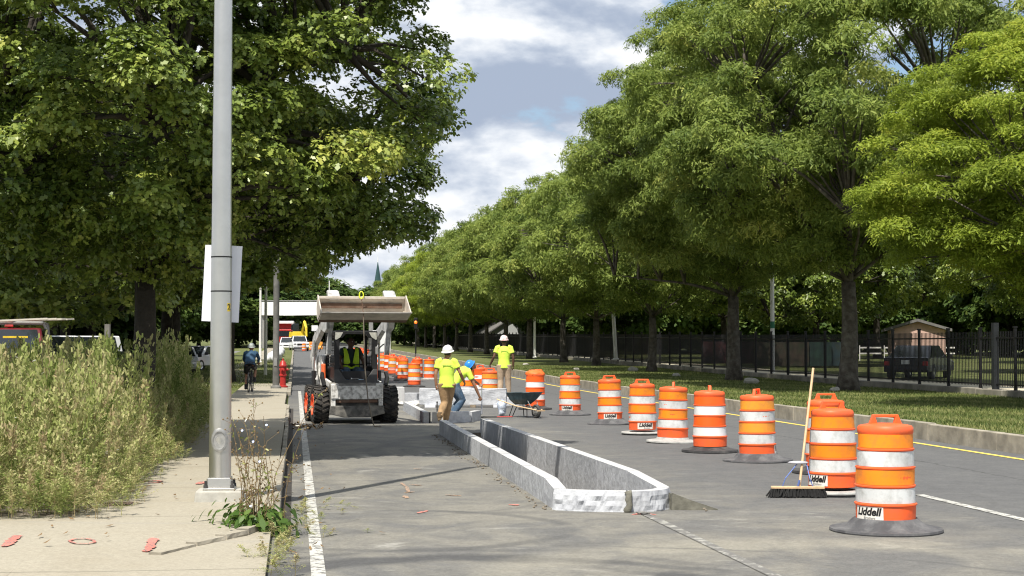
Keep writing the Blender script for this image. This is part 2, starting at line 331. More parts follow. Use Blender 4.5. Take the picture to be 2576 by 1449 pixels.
# kerbs: old granite
def kerb(name, t0, t1, s0, s1, ztop, m, L=1.9, seed=1, zlow=-.05, jit=.02):
    rg = random.Random(seed); b = MB(); s = s0
    while s < s1:
        e = min(s1, s + L * rg.uniform(.7, 1.3)); n_ = 2; dz = rg.uniform(-jit, jit); dt_ = rg.uniform(-jit, jit) * .7
        q = []
        for ss in (s + .008, e - .008):
            for (tt, zz) in ((t0 + dt_, zlow), (t1 + dt_, zlow), (t1 + dt_, ztop + dz), (t0 + dt_, ztop + dz)): q.append(tuple(P(tt, ss, zz)))
        b.add(q, [(0, 1, 2, 3), (7, 6, 5, 4), (0, 4, 5, 1), (1, 5, 6, 2), (2, 6, 7, 3), (3, 7, 4, 0)]); s = e
    o = b.build(name, m, bevel=.012); o['kind'] = 'structure'; return o
kerb('near_kerb', -.20, -.13, 15.2, 43.5, .135, M_OLDGRAN, 2.0, 3); kerb('near_kerb_far_part', -.27, -.13, 55.5, 260, .14, M_OLDGRAN, 2.2, 4)
kerb('median_kerb', 11.45, 11.62, 4, 330, .305, M_OLDGRAN, 2.3, 5, jit=.015)
# verge
def vz(t, s): return .29 - .012 * max(0, t - 11.6) + .03 * mnoise.noise((t * .4, s * .15, 1))
sheet('grass_verge', 11.62, 21.35, 4, 330, 0, M_TURF, 2., 1.2, vz)
sheet('far_walk_beyond_fence', 21.75, 24.3, 10, 330, .37, M_PALEC, 4.)
sheet('park_lawn', 24.3, 120, 5, 330, .33, M_TURF, 6.)
sheet('left_grass_strip', -2.2, -.27, 66, 240, .10, M_TURF, 3.)
sheet('left_lawn', -6.6, -4.0, 44, 240, .05, M_TURF, 3.)
# markings
def mark(name, t0, t1, s0, s1, m, z=.006, ds=3.): return sheet(name, t0, t1, s0, s1, z, m, ds)
mark('edge_line', .13, .24, 4, 60, M_WHITE); mark('yellow_line', 10.86, 10.98, 4, 330, M_YEL)
for k in range(9): mark('lane_dash', 7.08, 7.2, 14.3 + 12.1 * k, 17.3 + 12.1 * k, M_WHITE)
mark('worn_lane_line', 3.5, 3.6, 8, 16.6, M_WORN)
# sprayed survey marks (soft strokes on the paving)
def stroke(name, pts, wd, m, z=0.):
    """wd in metres; pts in surveyed positions"""
    pts = [(pts[i][0] + (pts[i + 1][0] - pts[i][0]) * k / 6, pts[i][1] + (pts[i + 1][1] - pts[i][1]) * k / 6) for i in range(len(pts) - 1) for k in range(6)] + [pts[-1]]
    q = [G(*p, .1 if z else 0) for p in pts]; b = MB(); vs = []; rj = random.Random(int(pts[0][0]))
    if z:
        for p in q: tt = p.x * V[0] + p.y * V[1]; s_ = p.x * U[0] + p.y * U[1]; p.z = .134 + wz(max(tt, -3) if tt < -2.05 else tt, s_)
    for i, p in enumerate(q):
        d = q[min(i + 1, len(q) - 1)] - q[max(0, i - 1)]; n_ = Vector((-d.y, d.x, 0)).normalized() * wd / 2 * (.75 + .45 * rj.random()) * (min(1, .45 + .35 * min(i, len(q) - 1 - i)))
        vs += [tuple(p + n_ * rj.uniform(.7, 1.1) + Vector((0, 0, .006))), tuple(p - n_ * rj.uniform(.7, 1.1) + Vector((0, 0, .006)))]
    b.v = vs; b.f = [(2 * i, 2 * i + 1, 2 * i + 3, 2 * i + 2) for i in range(len(q) - 1)]
    o = b.build(name, m); o['kind'] = 'structure'
def zp(x, y): return x, y
stroke('paint_mark', [(10, 1378), (24, 1370), (38, 1360), (46, 1356)], .09, M_PINK, .04)
stroke('paint_mark', [(172, 1367), (185, 1363), (210, 1361), (235, 1364), (238, 1368), (220, 1371), (190, 1371), (172, 1367)], .03, M_PINK, .05)
stroke('paint_mark', [(366, 1377), (376, 1370), (381, 1362), (386, 1355)], .09, M_PINK, .05)
stroke('paint_mark', [(350, 1222), (370, 1218), (395, 1217), (408, 1219), (395, 1222), (372, 1223)], .05, M_PINK, .13)
stroke('paint_mark', [(500, 1226), (508, 1221), (516, 1220)], .12, M_PINK, .13)
stroke('paint_mark', [(1008, 1215), (1022, 1225), (1028, 1238)], .05, M_ORS); stroke('paint_mark', [(1028, 1220), (1062, 1222)], .06, M_ORS)
stroke('paint_mark', [(1018, 1240), (1042, 1238)], .06, M_ORS); stroke('paint_mark', [(1018, 1248), (1024, 1254)], .07, M_ORS)
stroke('paint_mark', [(1120, 1246), (1160, 1248)], .07, M_ORS); stroke('paint_mark', [(1280, 1270), (1305, 1272)], .1, M_PINK)
stroke('paint_mark', [(1590, 1296), (1620, 1292), (1650, 1296)], .05, M_PINK); stroke('paint_mark', [(1600, 1293), (1640, 1298)], .05, M_PINK)
stroke('paint_mark', [(1050, 1292), (1075, 1286)], .06, M_PINK); stroke('paint_mark', [(1040, 1180), (1062, 1181)], .05, M_ORS)
# ================================================================ TREES
M_BARK = mat('bark', (.085, .072, .058), .95, var=.45, vs=4, bump=1., bs=9, dirt=(.20, .19, .16), da=.7, ds=3.5, bd=.05)
M_BARKD = mat('dark_bark', (.05, .043, .034), .95, var=.35, vs=4, bump=1., bs=9, bd=.05)
M_OAK = leafmat('oak_leaves', [(0, (.055, .10, .018)), (.5, (.19, .26, .045)), (.85, (.34, .40, .08)), (1, (.46, .48, .11))], .26, .40, .5)
M_LOC = leafmat('locust_leaves', [(0, (.10, .155, .03)), (.5, (.24, .31, .065)), (.85, (.36, .42, .10)), (1, (.50, .52, .13))], .40, .55, .25)
M_LOCY = leafmat('yellowing_locust_leaves', [(0, (.15, .21, .025)), (.5, (.29, .37, .045)), (.85, (.40, .46, .06)), (1, (.50, .52, .08))], .45, .55, .25)
M_FARL = leafmat('distant_leaves', [(0, (.045, .085, .02)), (.5, (.085, .14, .03)), (1, (.15, .2, .045))], .35, .6, .2)
OAKLEAF = [(0, 0), (.36, .34), (.14, .46), (.34, .78), (0, 1.15), (-.34, .78), (-.14, .46), (-.36, .34)]
def leaves(rs, pos, nr, d, size, shape, droop=0., svar=.25):
    """one face per leaf: facing nr, growing along d, bending down by droop"""
    n = len(pos); nr = nr / (np.linalg.norm(nr, axis=1)[:, None] + 1e-9); d = d + np.array([0, 0, -droop]); d = d - nr * (d * nr).sum(1)[:, None]; d /= np.linalg.norm(d, axis=1)[:, None] + 1e-9
    s = np.cross(d, nr); sc = (size * (1 + svar * rs.normal(size=n)).clip(.5, 1.7))[:, None]
    m = len(shape); vs = np.empty((n, m, 3))
    for k, (a, b_) in enumerate(shape): vs[:, k] = pos + s * sc * a + d * sc * b_ - nr * sc * (.18 + .5 * droop) * b_ * b_
    return vs.reshape(-1, 3)
def frond(L=1.): return [(0, 0), (.13, .3), (.12, .75), (0, 1), (-.12, .75), (-.13, .3)]
def crown_clumps(rs, n, rx, rz_up, rz_dn, zc, inner=.35, flat=1.):
    out_ = []
    while len(out_) < n:
        d = rs.normal(size=3); d /= np.linalg.norm(d); r = (inner + (1 - inner) * rs.rand() ** .55)
        w_ = 1 + .22 * mnoise.noise(Vector(d * 2.1 + rs_off))
        p = np.array([d[0] * rx * w_ * r, d[1] * rx * w_ * r, d[2] * (rz_up if d[2] > 0 else rz_dn) * r])
        if d[2] < 0 and p[2] < -rz_dn * .92: continue
        out_.append((p, r))
    return out_
rs_off = np.zeros(3)
def tree_meshes(name, kind, seed, H, rad, zb, ncl, per, size, clr=.95, clz=.45, twig=True, trunk_r=.28, mtl=None, inner=.35, fork=.45, ntr=8, limbpale=False):
    """returns list of (partname, mesh) centred on the trunk base"""
    global rs_off
    rs = np.random.RandomState(seed); rs_off = rs.rand(3) * 50; rg = random.Random(seed)
    zc = zb + (H - zb) * .40; cl = crown_clumps(rs, ncl, rad, H - zc, zc - zb, zc, inner)
    P_, N_, D_, Tn = [], [], [], []; nt = 8 if kind == 'oak' else 7
    for p, r in cl:
        k = clr * rs.uniform(.7, 1.3); m = max(4, int(per / nt * rs.uniform(.6, 1.4) * (k / clr) ** 1.5)); o = p / (np.linalg.norm(p) + 1e-6)
        u = rs.normal(size=(m, 3)) + o * .7 + np.array([0, 0, .55]); u /= np.linalg.norm(u, axis=1)[:, None]
        tip = u * np.array([k, k, k * clz]) * (rs.rand(m) ** .35)[:, None]
        if kind == 'locust': tip[:, 2] -= .16 * (tip[:, 0] ** 2 + tip[:, 1] ** 2) / k
        nr = u * .45 + np.array([0, 0, .85]) + o * .3 + rs.normal(size=(m, 3)) * .28; nr /= np.linalg.norm(nr, axis=1)[:, None]
        d = rs.normal(size=(m, nt, 3)); n3 = np.repeat(nr[:, None], nt, 1); d -= n3 * (d * n3).sum(2)[:, :, None]; d /= np.linalg.norm(d, axis=2)[:, :, None]
        pos = tip[:, None] + d * size * (.10 if kind == 'oak' else .25) + rs.normal(size=(m, nt, 3)) * size * .42 + p + np.array([0, 0, zc])
        P_.append(pos.reshape(-1, 3)); N_.append((n3 + rs.normal(size=(m, nt, 3)) * .38).reshape(-1, 3)); D_.append(d.reshape(-1, 3))
        Tn.append(((.45 + rs.normal() * .14 + rs.normal(size=m) * .13)[:, None] + rs.normal(size=(m, nt)) * .1).clip(0, 1).ravel())
    pos = np.concatenate(P_); nr = np.concatenate(N_); dd = np.concatenate(D_); tn = np.concatenate(Tn)
    if kind == 'oak': shp = OAKLEAF if size < .2 else [(0, 0), (.35, .3), (.3, .65), (0, 1), (-.3, .65), (-.35, .3)]; dr = .25
    else: shp = frond(); dr = .55
    vs = leaves(rs, pos, nr, dd, size, shp, dr)
    crown = npmesh('crown', vs, len(shp), len(pos), tn, mt=mtl)
    # trunk and limbs
    b = MB(); zf = zb + (H - zb) * .02 if kind != 'locust' else zb * .9; lean = rs.normal(size=2) * .012
    tp = [(lean[0] * z + .04 * math.sin(z * 1.3 + seed), lean[1] * z, z) for z in np.linspace(-.15, zf, 7)]; tr = [trunk_r * (1.0 - .28 * i / 6) for i in range(7)]; tr[0] *= 1.45; tr[1] *= 1.06
    b.loft(tp, tr, n=10); nodes = []
    top = Vector(tp[-1]); nl = 6 if kind == 'locust' else 7
    ld = [top + Vector((0, 0, (H - zf) * .75))]; b.loft([top - Vector((0, 0, .2)), top.lerp(ld[0], .4) + Vector((.1, .15, 0)), ld[0]], [tr[-1] * .8, tr[-1] * .5, .03], n=7); nodes += [top.lerp(ld[0], f) for f in (.15, .3, .45, .6, .8, 1)]
    for i in range(nl * 2):
        a = 2 * math.pi * (i + rg.random() * .6) / nl; el = rg.uniform(.25, .75) if kind == 'oak' else rg.uniform(.35, .95); Ls = rad * rg.uniform(.6, .85); st = top + Vector((0, 0, (H - zf) * (.0 if i < nl else .3) * rg.random()))
        pts = [st]; d = Vector((math.cos(a) * math.cos(el), math.sin(a) * math.cos(el), math.sin(el)))
        for k in range(5):
            d = (d + Vector((rg.uniform(-.22, .22), rg.uniform(-.22, .22), rg.uniform(-.18, .12)))).normalized(); pts.append(pts[-1] + d * Ls / 5)
        r0 = tr[-1] * rg.uniform(.28, .42); b.loft(pts, [r0 * (1 - .17 * k) for k in range(6)], n=6); nodes += pts[1:]
    for p, r in cl[:int(len(cl) * .8)]:
        t_ = Vector(p) + Vector((0, 0, zc)); nd = min(nodes, key=lambda q: (q - t_).length + .5 * max(0, q.z - t_.z)); L_ = (nd - t_).length
        mid = nd.lerp(t_, .5) + Vector((rg.uniform(-.2, .2), rg.uniform(-.2, .2), rg.uniform(0, .25))) * min(1, L_)
        rr = .018 + .012 * min(L_, 3); b.loft([nd, mid, t_], [rr * 1.6, rr, .012], n=4, cap=False)
        if twig:
            for _ in range(3):
                e_ = t_ + Vector((rg.gauss(0, .32), rg.gauss(0, .32), rg.gauss(.05, .15))); b.loft([mid.lerp(t_, .6), e_], [.014, .005], n=3, cap=False)
    tk = b.build('trunk', M_BARK if kind == 'locust' else M_BARKD, smooth=True)
    parts = [('trunk', tk.data), ('crown', crown.data)]
    for o in (tk, crown): COL.objects.unlink(o); bpy.data.objects.remove(o)
    return parts
def plant_tree(parts, loc, rotz, sc, label, name='shade_tree', cat='tree', group=None, crownmat=None):
    t = thing(name, label, cat, loc, rotz, group); t.scale = sc if isinstance(sc, tuple) else (sc, sc, sc)
    for nm, me in parts:
        if crownmat and nm == 'crown':
            me = me.copy(); me.materials.clear(); me.materials.append(crownmat)
        o = bpy.data.objects.new(nm, me); COL.objects.link(o); o.parent = t
    return t
oakA = tree_meshes('oakA', 'oak', 11, 11.0, 5.2, 2.75, 460, 760, .080, clr=.66, clz=.62, trunk_r=.22, mtl=M_OAK, inner=.42)
oakB = tree_meshes('oakB', 'oak', 23, 12.8, 5.8, 4.2, 190, 190, .26, clr=1.0, clz=.5, twig=False, trunk_r=.3, mtl=M_OAK, inner=.5)
locA = tree_meshes('locA', 'locust', 5, 17.5, 7.3, 4.3, 520, 720, .155, clr=.98, clz=.48, trunk_r=.34, mtl=M_LOC, inner=.5)
locB = tree_meshes('locB', 'locust', 8, 15.0, 6.8, 3.8, 330, 330, .23, clr=1.05, clz=.5, twig=False, trunk_r=.3, mtl=M_LOC, inner=.5)
parkA = tree_meshes('parkA', 'oak', 37, 12.5, 6.0, 2.6, 230, 260, .19, clr=.95, clz=.55, twig=False, trunk_r=.25, mtl=M_OAK, inner=.5)
mix_ = tree_meshes('mix', 'oak', 31, 13, 6.2, 1.2, 190, 140, .42, clr=1.3, clz=.6, twig=False, trunk_r=.25, mtl=M_FARL, inner=.55)
ge = 'street oaks along the left pavement'
plant_tree(oakA, P(-2.42, 26, .12), R(20), (1, 1, .92), 'largest oak, filling the left of the view behind the silver lamp post and tall weeds', 'oak_tree', group=ge)
for i, (t_, s_, r_, k, wh) in enumerate([(-2.9, 70, 80, .96, 'second oak along the left pavement, its trunk just right of the silver lamp post'), (-7.2, 98, 200, 1.0, 'third oak along the left pavement, beyond the cyclist'), (-10.5, 124, 310, 1.0, 'fourth oak along the left pavement, beside the white-wrapped barriers'),
                                       (-12.5, 152, 20, 1.05, 'fifth oak along the left pavement, far past the cyclist')]):
    plant_tree(oakB, P(t_, s_, .06), R(r_), k, wh, 'oak_tree', group=ge)
gl = 'dark trees behind the left parking lot'
for i, (x, y, k, wh) in enumerate([(-15.8, 47, 1.0, 'dark broadleaf tree nearest behind the red pickup'), (-24.5, 64, 1.25, 'dark broadleaf tree at the far left edge behind the red pickup'), (-20.5, 72, 1.15, 'dark broadleaf tree behind the white van in the parking lot'),
                                  (-17.6, 80, 1.1, 'dark broadleaf tree behind the grey square post'), (-27, 92, 1.3, 'tall dark broadleaf tree at the back of the parking lot'), (-28, 104, 1.2, 'dark broadleaf tree seen between the oak trunk and the lamp post'), (-37, 106, 1.3, 'dark broadleaf tree at the farthest left of the parking lot'),
                                  (-36, 128, 1.2, 'dark broadleaf tree past the far end of the parking lot')]):
    plant_tree(oakB if i % 2 else parkA, (x, y, gz(y)), i * 1.3, (k * 1.1, k * 1.1, k * .9), wh, 'broadleaf_tree', group=gl)
gr_ = 'honey locusts in the right grass verge'
plant_tree(locA, P(19.6, 36, .2), R(200), (.76, .76, .56), 'yellow-green honey locust reaching in from the right edge in front of the row', 'honey_locust_tree', group=gr_, crownmat=M_LOCY)
wl = ['honey locust with the thick trunk standing behind the broom and its barrels', 'honey locust with the dark forked trunk left of the white flag pole', 'honey locust with the slim pale trunk third from the right',
      'honey locust whose dark trunk stands left of the leaning white pole', 'honey locust fifth from the right along the verge', 'honey locust behind the right hand worker', 'honey locust just left of the right hand worker']
ss = [51.3, 65.4, 80.9, 96.3, 108.5, 124.6, 139]
for i, s_ in enumerate(ss):
    A = i < 2; plant_tree(locA if A else locB, P(18.7, s_, .2), R(75 * i + 20), [.96, .93, .84, .85, .87, .88, .87][i], wl[i], 'honey_locust_tree', group=gr_)
for i in range(9):
    s_ = 153 + 14.5 * i; plant_tree(locB, P(18.7, s_, .2), R(67 * i + 40), .87 + .03 * math.sin(i * 2.1), '%s honey locust beyond the last worker, counted along the far part of the right verge' % ordw(i), 'honey_locust_tree', group=gr_, crownmat=M_LOCY if i in (2, 3) else None)
gb = 'trees in the park behind the black fence'
for i, (x, y, k, wh) in enumerate([(27, 74, .95, 'leafy park tree behind the fence above the dark parked car'), (33, 80, 1.1, 'leafy park tree at the right edge beyond the dark parked car'), (17.5, 90, .9, 'leafy park tree behind the fence right of the white flag pole'), (19, 98, 1.0, 'leafy park tree behind the fence left of the white flag pole'),
                                  (16, 118, 1.1, 'leafy park tree behind the leaning white pole'), (28, 120, 1.25, 'tall park tree behind the painted panels'), (12.5, 146, 1.1, 'leafy park tree behind the white vans'), (44, 118, 1.3, 'park tree far behind the low pink building'), (7, 178, 1.2, 'park tree beyond the grey gabled house'), (36, 98, 1.1, 'park tree beside the low pink building')]):
    plant_tree(parkA if y < 125 else mix_, (x, y, gz(y) + .3), i * 1.7, k, wh, 'park_tree', group=gb)
gf = 'distant trees closing the end of the street'
for i, (px, Y, H_) in enumerate([(800, 300, 14), (850, 330, 15), (905, 300, 14), (760, 350, 15), (700, 290, 15), (955, 340, 15), (1000, 300, 13), (640, 310, 16), (600, 250, 15), (560, 275, 15), (500, 260, 16), (420, 240, 16), (330, 230, 17), (240, 240, 17), (130, 230, 17), (30, 230, 17), (735, 300, 12), (1050, 330, 14), (878, 380, 15), (820, 380, 15)]):
    plant_tree(mix_, (XA(px, Y), Y, gz(Y) - .2), i * 1.1, (H_ / 12 * 1.25, H_ / 12 * 1.25, H_ / 13 * (.78 if 840 < px < 1070 else .92)), '%s tree from the left in the distant belt closing the street' % ordw(sorted([p_[0] for p_ in [(800,), (850,), (905,), (760,), (700,), (955,), (1000,), (640,), (600,), (560,), (500,), (420,), (330,), (240,), (130,), (30,), (735,), (1050,), (878,), (820,)]]).index(px)), 'distant_tree', group=gf)
gk = 'low tree belt closing the park behind the fence'
for i, (px, Y) in enumerate([(1180, 230), (1235, 215), (1300, 205), (1370, 200), (1440, 190), (1520, 180), (1610, 172), (1700, 165), (1790, 158), (1880, 152), (1980, 148), (2080, 150), (2190, 150), (2300, 155), (2420, 150), (2540, 140), (2650, 130), (1120, 250), (1080, 270)]):
    plant_tree(mix_, (XA(px, Y), Y, gz(Y) - .6), i * 2.3, (1.15, 1.15, .95 + .1 * math.sin(i * 1.7)), '%s tree from the left in the dense belt far behind the fence' % ordw([2, 3, 4, 5, 6, 7, 8, 9, 10, 11, 12, 13, 14, 15, 16, 17, 18, 1, 0][i]), 'belt_tree', group=gk)
gk = 'low tree belt closing the left parking lot'
for i, (X, Y) in enumerate([(-40, 92), (-47, 110), (-34, 120), (-44, 130), (-38, 138), (-43, 152), (-50, 168), (-52, 150), (-47, 180), (-60, 140), (-50, 100)]):
    plant_tree(mix_, (X, Y, gz(Y) - .6), i * 2.1, (1.2, 1.2, .9), '%s tree of the dense dark belt behind the parking lot' % ordw(i), 'belt_tree', group=gk)
# ================================================================ WEEDS, GRASS
M_WEED = leafmat('weed_leaves', [(0, (.07, .11, .025)), (.3, (.15, .21, .05)), (.55, (.31, .36, .11)), (.8, (.50, .48, .23)), (.93, (.38, .30, .17)), (1, (.75, .75, .68))], .3, .7, .2)
rs = np.random.RandomState(4)
def weed_proto(h, dens, kind):
    """quads of one tall plant: stem strips, side branches, narrow leaves, seed plume"""
    Q, Tn = [], []
    def strip(a, b_, w_, t):
        a = np.array(a); b_ = np.array(b_); d = b_ - a; s = np.cross(d, rs.normal(size=3)); s = s / (np.linalg.norm(s) + 1e-9) * w_
        Q.append([a - s, a + s, b_ + s * .5, b_ - s * .5]); Tn.append(t)
    lean = rs.normal(size=2) * .12 * h; base = .55 if kind == 2 else (.62 if kind == 1 else .45)
    path = [np.array([lean[0] * f ** 2, lean[1] * f ** 2, h * f]) for f in np.linspace(0, 1, 6)]
    for i in range(5): strip(path[i], path[i + 1], .006, .9 if kind else .6)
    nb = int(12 * h)
    for k in range(nb):
        f = rs.uniform(.12, .97); i = min(4, int(f * 5)); p = path[i] + (path[i + 1] - path[i]) * (f * 5 - i)
        az = rs.rand() * 6.28; L = (.38 * (1.05 - f) + .07) * rs.uniform(.6, 1.3) * min(h, 1.3); el = rs.uniform(.45, 1.1)
        e_ = p + L * np.array([math.cos(az) * math.cos(el), math.sin(az) * math.cos(el), math.sin(el)]); strip(p, e_, .0035, .9 if kind == 2 else .7)
        nl = int(dens * L / .3) + 3
        for _ in range(nl):
            g = rs.rand(); c = p + (e_ - p) * g + rs.normal(size=3) * .02; d = rs.normal(size=3); d[2] += .5; d /= np.linalg.norm(d)
            l_ = rs.uniform(.022, .06) * (1.25 - .55 * f); s = np.cross(d, rs.normal(size=3)); s = s / (np.linalg.norm(s) + 1e-9) * l_ * (.12 if kind == 2 else .15)
            m_ = c + d * l_ * .5; Q.append([c, m_ + s, c + d * l_, m_ - s]); Tn.append(np.clip(base + .22 * (f - .5) + rs.normal() * .13, 0, .95))
    for _ in range(int(60 * h)):          # plume
        f = rs.uniform(.68, 1.08); p = np.array([lean[0] * f * f, lean[1] * f * f, h * f]) + rs.normal(size=3) * np.array([.022, .022, .02]); d = rs.normal(size=3) * .4; d[2] += 1; d /= np.linalg.norm(d)
        s = np.cross(d, rs.normal(size=3)); s = s / (np.linalg.norm(s) + 1e-9) * .010; l_ = .045; Q.append([p - s, p + s, p + d * l_ + s, p + d * l_ - s]); Tn.append(np.clip(base + .2 + rs.normal() * .08, 0, .95))
    if kind == 1:
        for _ in range(4):
            c = path[5] + rs.normal(size=3) * np.array([.12, .12, .08]); r = .022
            Q.append([c + np.array([r, 0, 0]), c + np.array([0, r, .01]), c - np.array([r, 0, 0]), c - np.array([0, r, .01])]); Tn.append(1.)
    return np.array(Q), np.array(Tn)
protos = [[weed_proto(1., 17, k) for _ in range(7)] for k in range(3)]; protos.append([weed_proto(1., 4, 0) for _ in range(7)])
def weed_field(name, spots, m, label, cat, kind='stuff'):
    vs, tn = [], []
    for (x, y, z, h, k) in spots:
        q, t_ = protos[k][rs.randint(7)]; a = rs.rand() * 6.28; ca, sa = math.cos(a), math.sin(a); w_ = h ** .35
        r = q.reshape(-1, 3); rr = np.stack([(r[:, 0] * ca - r[:, 1] * sa) * w_ + x, (r[:, 0] * sa + r[:, 1] * ca) * w_ + y, r[:, 2] * h + z], 1)
        vs.append(rr); tn.append(np.where(t_ > .97, t_, (t_ + rs.normal() * .10).clip(0, .92)))
    v = np.concatenate(vs); o = npmesh(name, v, 4, len(v) // 4, np.concatenate(tn), mt=m); tag(o, label, cat); o['kind'] = kind; return o
sp = []
for _ in range(3000):
    t_ = -1.75 - 5.3 * rs.rand() ** 1.25; s_ = rs.uniform(15.3, 34) - abs(rs.normal()) * .25
    if t_ < -5.2 and rs.rand() < .5: continue
    e = min(1, (-1.55 - t_) / .9) * (min(1, (s_ - 14.9) / 1.6)); p = P(t_, s_, .12); c = mnoise.noise((t_ * .6, s_ * .35, 2))
    h = (.34 + .66 * e) * (1 + .25 * c) * (rs.uniform(.5, .98) if rs.rand() < .82 else rs.uniform(1.0, 1.4))
    if s_ > 27 and t_ > -3.3: h *= 1.25; k = 0
    else: k = 2 if (c < -.08 or (t_ > -2.9 and rs.rand() < .6)) else (1 if rs.rand() < .08 else 0)
    if s_ < 23 and t_ < -3.6: h *= .84
    if -4.2 < t_ < -2.6 and 27 < s_ < 33: h *= .62
    sp.append((p.x, p.y, p.z, max(.25, h), k))
for _ in range(620):
    t_ = -2.0 - 4.2 * rs.rand(); s_ = rs.uniform(16, 33); p = P(t_, s_, .12); sp.append((p.x, p.y, p.z, rs.uniform(.85, 1.6) * (.85 if s_ < 19 else 1), 3))
weed_field('tall_weeds', sp, M_WEED, 'tall overgrown mass of green and straw coloured weeds beside the left pavement', 'weeds')
sp = []
for _ in range(300):
    p = P(rs.uniform(-2.6, -1.5), rs.uniform(15, 32), .13); sp.append((p.x, p.y, p.z, rs.uniform(.12, .3), 2))
for _ in range(26):
    p = P(-.16 + rs.normal() * .07, rs.uniform(11.6, 14.6), .0); sp.append((p.x, p.y, p.z, rs.uniform(.06, .2), 2))
for _ in range(30):
    p = P(.0 + abs(rs.normal() * .25), rs.uniform(14.2, 17), .0); sp.append((p.x, p.y, p.z, rs.uniform(.03, .1), 2))
for _ in range(240):
    t_ = rs.uniform(-6.2, -2.0); p = P(t_, 15.0 + abs(rs.normal()) * .5 - .12, .13); sp.append((p.x, p.y, p.z, rs.uniform(.18, .5), rs.choice([0, 2, 2])))
weed_field('low_weeds', sp, M_WEED, 'low straggly weeds creeping over the pavement edge and kerb gap', 'weeds')
M_GRASS = leafmat('grass_blades', [(0, (.06, .10, .025)), (.5, (.155, .195, .055)), (1, (.34, .34, .14))], .3, .7, .2)
def grass(name, n, tr_, sr, hz, hh, label, zf):
    rs = np.random.RandomState(9); t_ = rs.uniform(*tr_, size=n); s_ = sr[0] + (sr[1] - sr[0]) * rs.rand(n) ** 1.4
    pos = np.array([tuple(P(a, b_, zf(a, b_))) for a, b_ in zip(t_, s_)]); d = rs.normal(size=(n, 3)) * .45; d[:, 2] = 1; w_ = rs.normal(size=(n, 3)); w_[:, 2] = 0; w_ /= np.linalg.norm(w_, axis=1)[:, None]
    h = (hh * rs.uniform(.5, 1.4, n))[:, None]; vs = np.stack([pos - w_ * .012, pos + w_ * .012, pos + d * h], 1)
    o = npmesh(name, vs.reshape(-1, 3), 3, n, (.5 + .25 * rs.normal(size=n) + .2 * np.sin(t_ * 1.7 + s_)).clip(0, 1), mt=M_GRASS); tag(o, label, 'grass', kind='stuff')
grass('verge_grass', 110000, (11.64, 21.3), (18, 95), 0, .06, 'patchy green grass growing in the verge between the kerb and the black fence', vz)
grass('left_grass', 26000, (-6.4, -.3), (62, 130), 0, .07, 'patchy green grass beside the far left pavement', lambda a, b_: .08)
# fallen leaves and twigs in the gutter
b = MB(); rg = random.Random(3)
for _ in range(170):
    s_ = rg.uniform(13, 30); t_ = rg.choice([rg.gauss(.1, .2), rg.gauss(-1.9, .35)]); z = .02 if t_ > -.2 else .145; 
    if -.3 < t_ < -.1: continue
    p = P(t_, s_, z); a = rg.random() * 6.28; l_ = rg.uniform(.02, .05); b.at(p, (rg.uniform(-.4, .4), rg.uniform(-.4, .4), a)); b.add([(0, -l_ * .4, 0), (l_, 0, .01), (0, l_ * .4, 0), (-l_, 0, 0)], [(0, 1, 2, 3)])
for _ in range(60):
    p = G(rg.uniform(735, 810), rg.gauss(1077, 4), 0); a = rg.random() * 6.28; l_ = rg.uniform(.04, .09); b.at(p + Vector((0, 0, .03)), (rg.uniform(-.7, .7), rg.uniform(-.7, .7), a)); b.add([(0, -l_ * .4, 0), (l_, 0, .01), (0, l_ * .4, 0), (-l_, 0, 0)], [(0, 1, 2, 3)])
b.M = Matrix.Identity(4)
tag(b.build('fallen_leaves', mat('dry_leaf', (.19, .12, .055), .9, var=.4, vs=8)), 'dry brown fallen leaves scattered in the left gutter', 'leaves', kind='stuff')
# ================================================================ STREET OBJECTS
M_ALU = mat('brushed_aluminium', (.66, .65, .62), .30, metal=.9, var=.05, vs=3, dirt=(.45, .44, .41), da=.25, ds=5)
M_GREY = mat('galvanised_steel', (.34, .34, .33), .55, metal=.5, var=.15, vs=3)
M_BLACK = mat('black_paint', (.012, .012, .013), .45, var=.1)
M_RUB = mat('rubber', (.035, .035, .037), .8, var=.2, vs=8, dirt=(.13, .125, .12), da=.75, ds=6)
M_SIGNW = mat('white_plastic_sheet', (.72, .74, .80), .5, var=.03, vs=2)
M_WOOD = mat('pale_wood', (.62, .44, .26), .6, var=.15, vs=12)
M_PALEW = mat('bleached_wood', (.75, .70, .60), .6, var=.1, vs=8)
M_OWOOD = mat('weathered_wood', (.26, .21, .15), .85, var=.3, vs=10)
M_RED = mat('red_paint', (.42, .03, .025), .4, var=.2, vs=5, dirt=(.2, .04, .03), da=.5)
M_GLASS = mat('dark_glass', (.02, .025, .03), .08, var=.05, spec=.8)
M_CHROME = mat('chrome', (.6, .6, .62), .25, metal=.9, var=.05)
M_WPAINT = mat('white_vehicle_paint', (.75, .76, .77), .3, var=.03, coat=.4)
M_YELP = mat('yellow_paint', (.75, .55, .04), .5)
